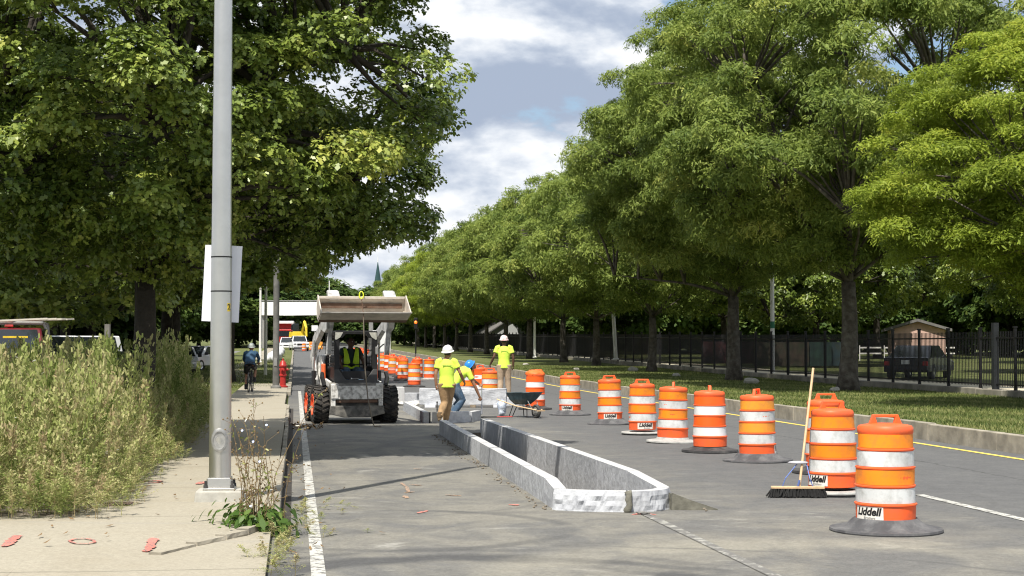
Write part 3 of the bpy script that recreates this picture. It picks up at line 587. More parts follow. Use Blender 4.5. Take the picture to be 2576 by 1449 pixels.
# lamp post
lp = G(553, 1258, .13); lp.z = .13
t = thing('lamp_post', 'tall silver aluminium lamp post on the left pavement in the foreground', 'lamp post', lp, R(6))
MB().box((0, 0, .03), (.50, .44, .16), (.93, .93)).build('concrete_footing', mat('footing', (.42, .41, .37), .9, var=.15, vs=9, bump=.4, bs=20, dirt=(.3, .28, .22), da=.5, ds=6), t, bevel=.02)
MB().box((0, 0, .122), (.32, .32, .025)).build('base_plate', M_ALU, t, bevel=.006)
b = MB(); b.box((0, 0, .185), (.25, .25, .10), (.96, .96)); b.prism([(-.155, .135), (-.12, .135), (-.115, .225)], -.008, .008, 'y'); b.prism([(.155, .135), (.12, .135), (.115, .225)], -.008, .008, 'y'); b.build('base_collar', M_ALU, t, bevel=.02, seg=3)
for a, c in ((-1, -1), (1, -1), (-1, 1), (1, 1)): MB().at((a * .135, c * .135, .135)).lathe([(.022, 0), (.022, .03), (.013, .03), (.013, .07), (.004, .075)], 8).build('anchor_bolt', M_RUB, t)
HP = 10.7
MB().lathe([(.113, .22), (.113, .3), (.111, 1.0), (.094, 5.2), (.068, HP)], 40).build('shaft', M_ALU, t, smooth='auto')
b = MB(); b.at((0, -.113, .62), (R(90), 0, 0)); b.lathe([(.085, -.012), (.085, .012), (.078, .016), (.062, .016), (.06, .008)], 32); o = b.build('handhole_cover', mat('handhole', (.42, .42, .41), .5, metal=.7, var=.2, vs=20), t, smooth='auto'); o.scale = (1, 1, 1)
for v in o.data.vertices: v.co.z = .62 + (v.co.z - .62) * 1.45; v.co.y += -0.0 + .5 * (v.co.x ** 2) / .11
for z in (2.50, 2.145): MB().lathe([(.106, z), (.109, z), (.109, z + .014), (.106, z + .014)], 32, True).build('strap', M_BLACK, t)
b = MB(); b.at((0, 0, 0)); pts = [(0, 0, HP), (.1, .02, HP + .25), (.5, .05, HP + .42), (1.1, .08, HP + .45)]; b.loft(pts, [.055, .045, .035, .03], n=10); b.build('lamp_arm', M_ALU, t, smooth=True)
MB().at((1.35, .1, HP + .43)).box((0, 0, 0), (.6, .26, .13), (.8, .7)).build('luminaire', M_GREY, t, bevel=.03)
# number sticker on the shaft
def wrap(vs, rad, ang, z): return [(math.cos(ang + x / rad) * rad, math.sin(ang + x / rad) * rad, z + y) for x, y, _ in vs]
def wrapped_rect(wd, ht, rad, ang, z, n=12):
    b = MB(); b.v = []; 
    for i in range(n + 1):
        a = ang + (i / n - .5) * wd / rad; b.v += [(math.cos(a) * rad, math.sin(a) * rad, z - ht / 2), (math.cos(a) * rad, math.sin(a) * rad, z + ht / 2)]
    b.f = [(2 * i, 2 * i + 2, 2 * i + 3, 2 * i + 1) for i in range(n)]; return b
rz_ = .1075; o = wrapped_rect(.046, .085, rz_, R(-90 + 52), 1.985, 8).build('sticker', M_YELP, t)
vs, fs = text_mesh('2', .085, 0, .002); b = MB(); b.v = wrap(vs, rz_ + .0015, R(-90 + 52), 1.985); b.f = fs; b.build('lettering', M_BLACK, o)
# blank panel strapped to the far side of the post
t2 = thing('blank_sign', 'blank white plastic sign strapped slanting behind the silver lamp post', 'sign', (lp.x - .02, lp.y + .14, 0), R(-7))
b = MB(); n = 10; W_, H_ = .40, .80; vs = []
for j in range(7):
    for i in range(n + 1):
        x = (i / n - .5) * W_; z = (j / 6 - .5) * H_; vs.append((x, .05 * abs(x / .2) ** 2 * 1.2, z))
for p in list(vs): vs.append((p[0], p[1] + .006, p[2]))
m_ = 7 * (n + 1); fs = [(j * (n + 1) + i, j * (n + 1) + i + 1, (j + 1) * (n + 1) + i + 1, (j + 1) * (n + 1) + i) for j in range(6) for i in range(n)]; fs += [tuple(q + m_ for q in f[::-1]) for f in fs]
ring = [i for i in range(n + 1)] + [j * (n + 1) + n for j in range(1, 7)] + [6 * (n + 1) + i for i in range(n - 1, -1, -1)] + [j * (n + 1) for j in range(5, 0, -1)]
fs += [(ring[k], ring[(k + 1) % len(ring)], ring[(k + 1) % len(ring)] + m_, ring[k] + m_) for k in range(len(ring))]
b.M = Matrix.Translation((-.02, 0, 2.37)) @ Matrix.Rotation(R(2.6), 4, 'Y'); b.add(vs, fs); b.build('panel', M_SIGNW, t2)
# wild plant by the lamp post
pp = G(640, 1318, .10); tw = thing('wild_plant', 'wild flowering plant with leafy base and dry stems right of the lamp post foot', 'plant', (pp.x, pp.y, .05))
rg = random.Random(12); b = MB(); lf = []; fl = []
rsw = np.random.RandomState(3); LP, LO = [], []
for k in range(34):
    a = rg.random() * 6.28; l_ = rg.uniform(.35, 1.25) if k < 24 else rg.uniform(.2, .4); sp_ = rg.uniform(.05, .33) * l_; p0 = Vector((rg.gauss(0, .09), rg.gauss(0, .07), 0)); pts = [p0]
    if rg.random() < .22: sp_ *= 1.9
    for q in range(1, 6):
        f = q / 5; pts.append(p0 + Vector((math.cos(a) * sp_ * f * f + rg.gauss(0, .012), math.sin(a) * sp_ * f * f + rg.gauss(0, .012), l_ * f)))
    b.loft(pts, [.0045, .004, .0035, .003, .0025, .0015], n=4)
    for q in range(int(l_ * 13)):
        f = rg.uniform(.25, 1); i = min(4, int(f * 5)); c = pts[i].lerp(pts[i + 1], f * 5 - i); e_ = c + Vector((rg.gauss(0, .05), rg.gauss(0, .05), rg.uniform(.02, .08)))
        b.loft([c, e_], [.002, .0012], n=3, cap=False); b.ball(e_, rg.uniform(.006, .010), 5, 4)
        if rg.random() < .5: LP.append(c); LO.append((0, 0, .2))
o = b.build('stem', mat('dry_stem', (.20, .14, .07), .9, var=.3, vs=20), tw)
n = 520; pos = rsw.normal(size=(n, 3)) * np.array([.17, .12, .09]); pos[:, 2] = abs(pos[:, 2]) + .02; o = npmesh('basal_leaves', leaves(rsw, pos, pos + rsw.normal(size=(n, 3)) * .15 + np.array([0, 0, .2]), pos + rsw.normal(size=(n, 3)) * .1, .10, [(0, 0), (.2, .3), (.22, .6), (0, 1), (-.22, .6), (-.2, .3)], .2), 6, n, (.5 + .2 * rsw.normal(size=n)).clip(0, 1), mt=leafmat('basal', [(0, (.04, .09, .015)), (.5, (.09, .17, .03)), (1, (.2, .28, .06))]), parent=tw)
lpn = np.array([tuple(q) for q in LP]); n = len(lpn); npmesh('stem_leaves', leaves(rsw, lpn, rsw.normal(size=(n, 3)), rsw.normal(size=(n, 3)), .05, [(0, 0), (.15, .3), (.12, .7), (0, 1), (-.12, .7), (-.15, .3)], 0), 6, n, (.6 + .2 * rsw.normal(size=n)).clip(0, 1), mt=M_WEED, parent=tw)
for k, (x, z) in enumerate(((.06, .62), (-.02, .22), (-.1, .9), (.12, .95), (.0, .8))):
    MB().at((x, -.10, z), (R(60), 0, 0)).lathe([(.002, 0), (.010, .003), (.011, .005), (.003, .004)], 9).build('flower', mat('flower_blue', (.55, .62, .85), .7), tw)
# utility cover in the walk
p = G(297, 1269, .13); t = thing('utility_cover', 'small rusty metal utility cover set in the left pavement', 'utility cover', (p.x, p.y, p.z + .004), R(4))
MB().box((0, 0, 0), (.26, .36, .012)).build('lid', mat('rusty_iron', (.13, .09, .07), .8, var=.3, vs=14, bump=.5, bs=60), t)
MB().box((.09, -.13, .008), (.03, .05, .008)).build('lift_notch', M_BLACK, t)

# ---------------------------------------------------------------- traffic barrels
M_BODY = mat('barrel_orange', (.93, .13, .028), .5, var=.08, vs=3, dirt=(.50, .12, .06), da=.6, ds=7)
def sheeting(name, c, d): return mat(name, c, .42, var=.05, vs=3, dirt=d, da=.8, ds=6, spec=.5)
M_AMB = sheeting('amber_sheeting', (.93, .27, .008), (.50, .16, .04)); M_AMB2 = sheeting('faded_amber_sheeting', (.90, .34, .03), (.55, .22, .06)); M_ROR = sheeting('red_orange_sheeting', (.97, .13, .012), (.8, .11, .01))
M_WSH = sheeting('white_sheeting', (.66, .68, .68), (.33, .33, .31)); M_WSH2 = sheeting('clean_white_sheeting', (.80, .80, .80), (.66, .66, .65))
M_PALER = mat('pale_dusty_rubber', (.42, .42, .40), .85, var=.15, vs=9, dirt=(.18, .18, .18), da=.6, ds=8)
M_DARKR = mat('dark_dusty_rubber', (.075, .075, .08), .8, var=.25, vs=7, dirt=(.20, .20, .20), da=.7, ds=5)
M_STK = mat('sticker_white', (.78, .76, .70), .5, var=.05, dirt=(.6, .45, .38), da=.5, ds=22)
BARM = {}
def dent(o, seed, amp):
    amp *= 1 + .9 * ((seed * 7) % 5) / 4
    for v in o.data.vertices:
        n_ = mnoise.noise_vector(Vector(v.co) * 3.1 + Vector((seed * 7.3, seed, 0))); v.co += Vector((n_.x, n_.y, 0)) * amp
def barrel(loc, label, band='amb', base='slope', handle=0., stick=None, seed=0, group='orange and white traffic barrels', lean=0., bag=False):
    t = thing('traffic_barrel', label, 'traffic barrel', loc, 0, group); N_ = 40
    prof = [(.225, .09), (.268, .10), (.272, .245), (.284, .250), (.284, .262), (.268, .268), (.264, .412), (.274, .418), (.274, .430), (.262, .436), (.258, .58), (.267, .586), (.267, .598), (.254, .604), (.250, .750), (.260, .756), (.260, .768), (.247, .774), (.245, .905), (.252, .915), (.251, .955), (.236, .976), (.20, .985), (.15, .992), (.0001, .995)]
    body = MB().lathe(prof, N_).build('body', M_BODY, t, smooth='auto'); dent(body, seed, .012)
    cA = {'amb': M_AMB, 'pale': M_AMB2, 'red': M_ROR}[band]; cW = M_WSH2 if band == 'red' else M_WSH
    for z0, z1, r0, r1, m_ in ((.272, .408, .2695, .2665, cW), (.440, .576, .2635, .2605, cA), (.608, .746, .2560, .2525, cW), (.778, .902, .2495, .2475, cA)):
        q = MB().lathe([(r0 - .004, z0), (r0, z0), ((r0 + r1) / 2, (z0 + z1) / 2), (r1, z1), (r1 - .004, z1)], N_, True); q = q.build('band', m_, t, smooth='auto'); dent(q, seed, .012)
    # handle: two slanting cheeks and a grip bar
    b = MB(); b.M = Matrix.Rotation(handle, 4, 'Z'); hw = .021
    for sg in (-1, 1): b.prism([(sg * .165, .968), (sg * .075, .985), (sg * .095, 1.055), (sg * .098, 1.080), (sg * .120, 1.080)], -hw, hw, 'y')
    b.box((0, 0, 1.066), (.20, .036, .026)); b.M = b.M @ Matrix.Translation((0, 0, .98)); b.lathe([(.17, -.01), (.165, .012), (.10, .018)], 20)
    hd = b.build('handle', M_BODY, t, bevel=.006)
    if base == 'slope':
        q = MB().lathe([(.23, .105), (.285, .125), (.31, .10), (.36, .055), (.43, .036), (.515, .030), (.52, .012), (.515, .0), (.22, .0)], 48, True).build('base_ring', M_DARKR, t, smooth='auto')
        for v in q.data.vertices:
            rr = math.hypot(v.co.x, v.co.y)
            if .29 < rr < .45: v.co.z += .012 * math.sin(math.atan2(v.co.y, v.co.x) * 12)
    elif base == 'grey':
        MB().lathe([(.23, .10), (.275, .095), (.30, .06), (.42, .045), (.47, .034), (.475, .012), (.46, 0), (.22, 0)], 48, True).build('base_ring', M_PALER, t, smooth='auto')
    elif base == 'dark':
        MB().lathe([(.23, .09), (.275, .09), (.36, .055), (.455, .042), (.462, .012), (.455, 0), (.22, 0)], 48, True).build('base_ring', M_RUB, t, smooth='auto')
    else:
        MB().lathe([(.25, .06), (.40, .058), (.415, .045), (.415, .03), (.25, .03)], 48, True).build('base_ring', M_PALER, t, smooth='auto'); MB().lathe([(.22, .03), (.405, .03), (.40, 0), (.22, 0)], 48, True).build('base_underside', M_RUB, t, smooth='auto')
    if stick is not None:
        a = R(-90 + stick); rd = .2745; s_ = wrapped_rect(.31, .125, rd, a, .178, 14).build('sticker', M_STK, body); dent(s_, seed, .012)
        vs, fs = text_mesh('Liddell', .098, .22, .004); b = MB(); b.v = wrap(vs, rd + .0025, a, .192); b.f = fs; q = b.build('lettering', M_BLACK, s_); dent(q, seed, .012)
        vs, fs = text_mesh('Brothers', .034, .2, .0005); b = MB(); b.v = wrap([(x + .02, y, 0) for x, y, _ in vs], rd + .0025, a, .137); b.f = fs; q = b.build('lettering', M_GREY, s_); dent(q, seed, .012)
    if bag:
        b = MB().ball((0, 0, .96), (.27, .25, .12), 26, 14); q = b.build('crumpled_lid', mat('crumpled_orange', (.93, .16, .03), .5, var=.15, vs=9), t, smooth=True)
        for v in q.data.vertices: v.co += mnoise.noise_vector(Vector(v.co) * 11) * .045
    t.rotation_euler = (lean, 0, 0) if not isinstance(lean, tuple) else lean
    return t
def bp(px, py): p = G(px, py); return p
barrel(bp(2229, 1335), 'nearest and largest traffic barrel, with wide handle and dark sloping rubber base at lower right', 'amb', 'slope', R(4), -50, 1)
barrel(bp(2095, 1244), 'deep amber banded traffic barrel with the broom leaning on it', 'amb', 'flat', R(10), -54, 2)
barrel(bp(2079, 1190), 'traffic barrel mostly hidden behind the one with the broom', 'amb', 'dark', R(5), None, 3)
barrel(bp(1906, 1160), 'faded amber traffic barrel left of the broom, its handle turned nearly edge on', 'pale', 'slope', R(65), 88, 4, lean=(0, R(-.6), 0))
barrel(bp(1786, 1137), 'clean bright red-orange and white traffic barrel with black flat base', 'red', 'dark', R(86), None, 5)
barrel(bp(1692, 1113), 'scuffed traffic barrel between the bright red-orange one and the pale based one', 'amb', 'grey', R(82), None, 6, lean=(0, R(1.2), 0))
barrel(bp(1616, 1093), 'traffic barrel on a pale flat base with a white sticker, left of the scuffed one', 'amb', 'flat', R(-8), 10, 7)
barrel(bp(1535, 1067), 'traffic barrel with a centred white sticker and dark sloping base', 'amb', 'slope', R(3), -2, 8, lean=(0, R(-1), 0))
barrel(bp(1434, 1044), 'traffic barrel with wide handle, first one to the right of the wheelbarrow barrel', 'amb', 'slope', R(-4), -22, 9)
barrel(bp(1346, 1030), 'battered red traffic barrel with crumpled top just behind the wheelbarrow', 'red', 'dark', R(0), None, 10, bag=True)
gq = 'traffic barrels'
for i, (px, py, bd, ds, la) in enumerate([(1233, 1017, 'pale', 'dark', 'amber traffic barrel right beside the right hand worker, behind the long granite slab'), (1208, 998, 'red', 'dark', 'red-orange traffic barrel left of the right hand worker, behind the long granite slab'), (1186, 988, 'red', 'dark', 'red topped traffic barrel behind the blue helmet, leftmost of the three by the slab'),
                                        (1174, 1003, 'amb', 'dark', 'traffic barrel low behind the arm of the bending worker'),
                                        (1042, 973, 'amb', 'dark', 'front barrel of the pair right of the loader, nearest in the far row'), (1014, 957, 'amb', 'dark', 'traffic barrel beside the loader, left one of the pair ending the far row'), (1050, 953, 'red', 'dark', 'traffic barrel half hidden behind the front barrel of the pair'), (1080, 955, 'amb', 'grey', 'traffic barrel standing alone just left of the white helmeted worker')]):
    barrel(bp(px, py), la, bd, ds, R(i * 37), None, 11 + i, group='orange and white traffic barrels')
proto = None
for i in range(20):
    s_ = 78 + 2.9 * i; p = P(5.35 - .012 * i + .12 * math.sin(i * 2.3), s_, 0); la = '%s traffic barrel counted from the near end of the tight far row, behind the loader' % ordw(i)
    if i < 3: q = barrel(p, la, ['amb', 'red', 'pale'][i], 'dark', R(40 * i), None, 30 + i); proto = (proto or []) + [q]
    else: q = copy_tree(proto[i % 3]); q.location = p; q['label'] = la; q.rotation_euler = (0, 0, i * 1.9)
for i, (px, Y) in enumerate([(765, 196), (786, 205)]):
    q = copy_tree(proto[0]); q.location = (XA(px, Y), Y, gz(Y)); q['label'] = ['traffic barrel in front of the far white pickup', 'traffic barrel below the orange water barriers far down the road'][i]
# dented traffic cone pieces by the road works are left of the far pickup: orange water barriers
for i in range(3):
    Y = 216 + 3 * i; b = MB(); b.prism([(-.3, 0), (.3, 0), (.3, .25), (.1, .5), (.1, 1.05), (-.1, 1.05), (-.1, .5), (-.3, .25)], -.9, .9, 'x'); b.M = Matrix.Identity(4)
    o = b.build('water_barrier', M_AMB2, loc=(XA(778 + 9 * i, Y), Y, gz(Y)), bevel=.03); tag(o, '%s orange plastic barrier from the left, far beyond the white pickup' % ['first', 'second', 'third'][i], 'barrier', 'orange barriers far down the road')
# ---------------------------------------------------------------- push broom
b0 = G(2007, 1252); t = thing('push_broom', 'push broom with pale wooden handle and black bristles leaning on a traffic barrel', 'broom', (b0.x, b0.y, 0), R(-4))
MB().box((0, 0, .115), (.60, .07, .028)).build('block', M_WOOD, t, bevel=.005)
b = MB(); rg = random.Random(5)
for k in range(300):
    x = rg.uniform(-.29, .29); y = rg.uniform(-.03, .03); ox = rg.gauss(0, .02) + (x / .29) * .02; b.loft([(x, y, .102), (x + ox, y + rg.gauss(0, .016) + y * .6, rg.uniform(.003, .022))], [.007, .010], n=4)
b.build('bristles', mat('black_bristle', (.02, .02, .02), .9, var=.3, vs=40), t)
top = Vector((.235, .42, 1.46)); h0 = Vector((0.02, .0, .13)); b = MB(); b.loft([h0, h0.lerp(top, .5), top], .0145, n=12); b.build('handle', M_WOOD, t, smooth='auto')
mb_ = mat('blue_steel', (.13, .2, .5), .4, metal=.3)
b = MB(); j = h0.lerp(top, .20)
for sx in (-.17, .17): b.loft([(sx, 0, .128), (sx * .8, .0, .22), (j.x + sx * .25, j.y, j.z), (j.x, j.y, j.z)], .006, n=6)
b.loft([(0.0, -.02, .13), (.02, -.02, .2)], .012, n=6); b.build('brace', mb_, t)
b = MB(); b.M = Matrix.Translation((j.x - .05, j.y - .01, j.z - .005)) @ Matrix.Rotation(R(8), 4, 'X'); b.ball((0, 0, 0), (.12, .04, .018), 14, 6); b.build('rag', mat('grey_cloth', (.42, .42, .45), .9, var=.2, vs=10), t, smooth=True)
# ---------------------------------------------------------------- granite islands
gi = 'granite kerb stones of the long island'
def stone(p0, p1, th, z0, z1, label, group, side=1, rough=True, seed=0, m=None, zt1=None):
    """kerb stone from p0 to p1 along its outer foot; th to the given side"""
    p0 = Vector((p0[0], p0[1], 0)); p1 = Vector((p1[0], p1[1], 0)); d = (p1 - p0); L = d.length; d.normalize(); n_ = Vector((-d.y, d.x, 0)) * side
    zt1 = zt1 or z1; b = MB(); nx = max(2, int(L / .09)); nz = 4; rg = random.Random(seed); vs = []
    g = .013
    def off(x, z, k): return (mnoise.noise((x * 6 + seed * 3, z * 7, k)) * .016 + mnoise.noise((x * 17 + seed, z * 18, k + 5)) * .007) if rough else mnoise.noise((x * 2, z * 2, seed)) * .003
    for fside in (0, 1):
        for j in range(nz + 1):
            for i in range(nx + 1):
                x = g + (L - 2 * g) * i / nx; zt = z1 + (zt1 - z1) * i / nx; z = z0 + (zt - z0) * j / nz
                y = (-abs(off(x, z, 0)) * (j < nz)) if fside == 0 else th + abs(off(x, z, 9)) * .6 * (j < nz)
                q = p0 + d * x + n_ * y; vs.append((q.x, q.y, z))
    m_ = (nz + 1) * (nx + 1); w1 = nx + 1
    fs = [(j * w1 + i, j * w1 + i + 1, (j + 1) * w1 + i + 1, (j + 1) * w1 + i) for j in range(nz) for i in range(nx)]; fs += [tuple(q + m_ for q in f[::-1]) for f in fs]
    tp = [(nz * w1 + i, nz * w1 + i + 1, m_ + nz * w1 + i + 1, m_ + nz * w1 + i) for i in range(nx)]
    fs += [(j * w1, (j + 1) * w1, m_ + (j + 1) * w1, m_ + j * w1) for j in range(nz)] + [(j * w1 + nx, (j + 1) * w1 + nx, m_ + (j + 1) * w1 + nx, m_ + j * w1 + nx) for j in range(nz)]
    nf = len(fs); b.v = vs; b.f = fs + tp; o = b.build('granite_kerb_stone', m or M_GRAN); o.data.materials.append(M_GRANTOP)
    for k in range(nf, nf + len(tp)): o.data.polygons[k].material_index = 1
    tag(o, label, 'kerb stone', group); return o
def cut_hole(o, poly):
    """trench through a ground sheet along a convex outline (anticlockwise)"""
    bm = bmesh.new(); bm.from_mesh(o.data); n = len(poly)
    for i in range(n):
        p, q = Vector((*poly[i], 0)), Vector((*poly[(i + 1) % n], 0)); d = (q - p).normalized()
        bmesh.ops.bisect_plane(bm, geom=bm.verts[:] + bm.edges[:] + bm.faces[:], plane_co=p, plane_no=(d.y, -d.x, 0), dist=1e-5)
    kill = []
    for f in bm.faces:
        c = f.calc_center_median()
        if all((poly[(i + 1) % n][0] - poly[i][0]) * (c.y - poly[i][1]) - (poly[(i + 1) % n][1] - poly[i][1]) * (c.x - poly[i][0]) > 0 for i in range(n)): kill.append(f)
    bmesh.ops.delete(bm, geom=kill, context='FACES'); bm.to_mesh(o.data); bm.free()
HOLE = [(.47, 16.62), (.72, 16.40), (1.50, 16.42), (1.62, 16.80), (-.58, 31.2), (-1.36, 30.68)]
cut_hole(ROAD, HOLE); cut_hole(GROUND, HOLE)
A0 = Vector((.44, 16.55)); A1 = Vector((-1.42, 30.7)); LA = (A1 - A0).length
cuts = [0, .62 / LA, 2.5 / LA, 4.55 / LA, 4.9 / LA, 7.1 / LA, 10.6 / LA, 12.0 / LA, 13.2 / LA, 1]
for i in range(len(cuts) - 1):
    p = A0.lerp(A1, cuts[i]); q = A0.lerp(A1, cuts[i + 1]); stone(p, q, .135, -.38, (.215 if i == 0 else .275) if True else 0, '%s kerb stone back from the rounded nose in the left row of the long island' % ordw(i), gi, -1, True, i + 1, zt1=.272)
B0 = Vector((1.68, 16.75)); B1 = Vector((-.50, 31.3)); LB = (B1 - B0).length
cuts = [0, 1.5 / LB, 3.2 / LB, 5.4 / LB, 7.0 / LB, 8.8 / LB, 10.6 / LB, 12.4 / LB, 13.8 / LB, 1]
for i in range(len(cuts) - 1):
    p = B0.lerp(B1, cuts[i]); q = B0.lerp(B1, cuts[i + 1]); stone(p, q, .135, -.38, .215 if i == 0 else .275, '%s kerb stone back from the rounded nose in the right row of the long island' % ordw(i), gi, 1, True, i + 21, zt1=.275)
# nose: two curved stones
def curved(name, pts, th, z0, z1, label, seed):
    pts = [Vector((p[0], p[1], 0)) for p in pts]; b = MB(); nz = 12; vs = []; K = len(pts)
    for fside in (0, 1):
        for j in range(nz + 1):
            for i in range(K):
                d = (pts[min(i + 1, K - 1)] - pts[max(0, i - 1)]).normalized(); n_ = Vector((-d.y, d.x, 0)); f = j / nz; z = z0 + (z1 - z0) * f
                r = 0 if j == nz else abs(mnoise.noise((pts[i].x * 9, z * 9, seed))) * .05 + abs(mnoise.noise((pts[i].x * 22, z * 22, seed))) * .014
                y = -(.07 * (1 - f) + r) if fside == 0 else th; q = pts[i] + n_ * y; vs.append((q.x, q.y, z))
    m_ = (nz + 1) * K; fs = [(j * K + i, j * K + i + 1, (j + 1) * K + i + 1, (j + 1) * K + i) for j in range(nz) for i in range(K - 1)]; fs += [tuple(q + m_ for q in f[::-1]) for f in fs]
    fs += [(j * K, (j + 1) * K, m_ + (j + 1) * K, m_ + j * K) for j in range(nz)] + [(j * K + K - 1, (j + 1) * K + K - 1, m_ + (j + 1) * K + K - 1, m_ + j * K + K - 1) for j in range(nz)]
    tp = [(nz * K + i, nz * K + i + 1, m_ + nz * K + i + 1, m_ + nz * K + i) for i in range(K - 1)]; nf = len(fs); b.v = vs; b.f = fs + tp
    o = b.build('granite_nose_stone', M_GRAN, bevel=0); o.data.materials.append(M_GRANTOP)
    for k in range(nf, nf + len(tp)): o.data.polygons[k].material_index = 1
    return tag(o, label, 'kerb stone', 'granite nose stones of the long island')
def bez(p0, p1, p2, n): return [((1 - t) ** 2 * p0[0] + 2 * t * (1 - t) * p1[0] + t * t * p2[0], (1 - t) ** 2 * p0[1] + 2 * t * (1 - t) * p1[1] + t * t * p2[1]) for t in [i / n for i in range(n + 1)]]
HB = MB(); HB.add([(-.58, 31.2, -.4), (-1.36, 30.68, -.4), (-1.36, 30.68, 0), (-.58, 31.2, 0)], [(0, 1, 2, 3)]); HB.build('trench_side', M_DIRT)['kind'] = 'structure'
curved('n', bez((.445, 16.53), (.62, 16.30), (1.18, 16.27), 34), .13, -.38, .212, 'left curved nose stone of the long granite island, left of the mortar joint', 3)
curved('n', bez((1.215, 16.27), (1.58, 16.30), (1.675, 16.72), 26), .13, -.38, .212, 'right curved nose stone of the long granite island, right of the mortar joint', 7)
M_MORT = mat('wet_mortar', (.16, .155, .125), .9, var=.3, vs=12, bump=.8, bs=30)
b = MB(); b.loft([(1.2, 16.22, -.02), (1.19, 16.20, .03), (1.215, 16.2, .08), (1.2, 16.215, .13), (1.21, 16.235, .18), (1.2, 16.25, .212)], [.035, .042, .03, .036, .032, .04], [.03] * 6, n=10)
tag(b.build('mortar_joint', M_MORT, smooth=True), 'dark mortar filling the joint in the front of the island nose', 'mortar')
# mortar haunch on the right of the nose
b = MB(); vs = []; rgh = random.Random(2)
K = 22
for i in range(K):
    f = i / (K - 1); c = Vector((1.70, 16.45 + 1.5 * f, 0)); h_ = .17 * (1 - f) ** .7 + .01; w_ = (.42 * (1 - f) ** .8 + .03) * (1 + .25 * mnoise.noise((f * 9, 0, 1)))
    for (a, z) in ((-.03, -.02), (-.02, h_), (.35 * w_, h_ * .6), (w_, .012), (w_ * 1.05, -.02)): vs.append((c.x + a - .14 * (c.y - 16.45), c.y, z + .02 * mnoise.noise((a * 20, f * 20, 3))))
b.v = vs; b.f = [(i * 5 + k, i * 5 + k + 1, (i + 1) * 5 + k + 1, (i + 1) * 5 + k) for i in range(K - 1) for k in range(4)] + [(0, 1, 2, 3, 4)]
tag(b.build('mortar_bank', M_MORT), 'rough sloping bank of grey mortar against the right side of the island nose', 'mortar')
b = MB(); b.v = [(.40, 16.2, -.30), (1.9, 16.2, -.30), (-.42, 31.6, -.34), (-1.6, 31.2, -.34)]; b.f = [(0, 1, 2, 3)]; b.build('island_bed', M_DIRT)['kind'] = 'structure'
b = MB(); rgh = random.Random(8)
for k in range(260):
    f = rgh.random(); y = 16.3 + 14 * f; sd = rgh.choice((-1, 1)); x = (.44 - .132 * (y - 16.55) - .05 - abs(rgh.gauss(0, .09))) if sd < 0 else (1.68 - .15 * (y - 16.75) + .05 + abs(rgh.gauss(0, .12))); r = rgh.uniform(.006, .02); b.ball((x, y, r * .6), (r, r * .8, r * .7), 5, 4)
tag(b.build('gravel_crumbs', M_DIRT), 'loose crumbs of gravel along the foot of the granite island', 'gravel', kind='stuff')
rgl = random.Random(6); lq = [(-1.05, 12.75), (-.80, 13.28), (-.58, 13.68), (-.40, 14.0), (-.27, 14.45)]
for i in range(4):
    p_ = P(*lq[i], 0); q_ = P(*lq[i + 1], 0); o = stone((p_.x, p_.y), (q_.x, q_.y), .11, -.02, .075 + .012 * i, 'x', None, 1, True, 60 + i, M_OLDGRAN); del o['label'], o['category']; o.name = 'broken_kerb_lip'; o['kind'] = 'structure'; o.data.materials[1] = M_WALK
# second island
g2 = 'granite stones of the second island'
stone((-1.97, 35.0), (-2.27, 37.2), .12, -.02, .245, 'left side kerb stone of the small second island, running away from view', g2, -1, True, 41)
stone((-2.27, 37.22), (-2.9, 41.8), .12, -.02, .245, 'far left kerb stone behind the small second island', g2, -1, True, 42)
stone((-1.80, 35.05), (-1.48, 35.0), .18, -.02, .245, 'small pale square granite stone at the front corner of the second island', g2, 1, False, 43, M_GRANTOP)
stone((-1.45, 35.1), (-.93, 35.5), .16, -.02, .25, 'pale front granite stone of the second island, with a grey worn corner', g2, 1, True, 44)
stone((-.91, 35.55), (-.72, 36.4), .16, -.02, .23, 'short granite stone closing the right corner of the second island', g2, 1, True, 45)
o = MB().box((-1.88, 35.15, .11), (.10, .2, .26)).build('form_board', mat('dark_board', (.03, .028, .03), .8), bevel=.004); tag(o, 'short black board wedged at the corner of the second island', 'board')
o = MB().box((0, 0, 0), (2.46, .35, .46)).build('granite_slab', M_GRAN, loc=(-1.38, 44.3, .30), rotz=R(-3), bevel=.01)
bm = bmesh.new(); bm.from_mesh(o.data); bmesh.ops.subdivide_edges(bm, edges=bm.edges, cuts=9, use_grid_fill=True)
for v in bm.verts:
    if v.co.z < .2: v.co.y += mnoise.noise(Vector(v.co) * 5) * .035; v.co.z += mnoise.noise(Vector(v.co) * 4) * .015
bm.to_mesh(o.data); bm.free(); tag(o, 'long rough faced granite slab lying across the works behind the bending worker', 'granite slab')
for k, (x, wd) in enumerate(((-2.3, .3), (-1.1, .16), (-.35, .35))):
    o = MB().box((0, 0, .035), (wd, .4, .07)).build('timber_packer', M_OWOOD if k == 1 else M_SIGNW, loc=(x, 44.2, .0), bevel=.004); tag(o, ['white packer under the left end of the long granite slab', 'brown timber packer under the middle of the long granite slab', 'white packer under the right end of the long granite slab'][k], 'packer')
for k, (x, y, sx, sy, sz, rz, la) in enumerate([(-3.45, 47.5, .35, .5, .50, 12, 'upright pale granite offcut just right of the loader'), (-3.05, 48.2, .5, .4, .30, -25, 'tilted granite offcut leaning in the rubble right of the loader'), (-.15, 45.7, .7, .6, .24, 5, 'low granite block the right hand worker stands on'), (-2.75, 47.0, .5, .3, .12, 30, 'low flat granite offcut in the rubble')]):
    o = MB().box((0, 0, sz / 2), (sx, sy, sz), (.92, .95)).build('granite_block', M_GRANTOP if k == 0 else M_GRAN, loc=(x, y, -.01), rotz=R(rz), bevel=.015); tag(o, la, 'granite block')
b = MB(); rgh = random.Random(18)
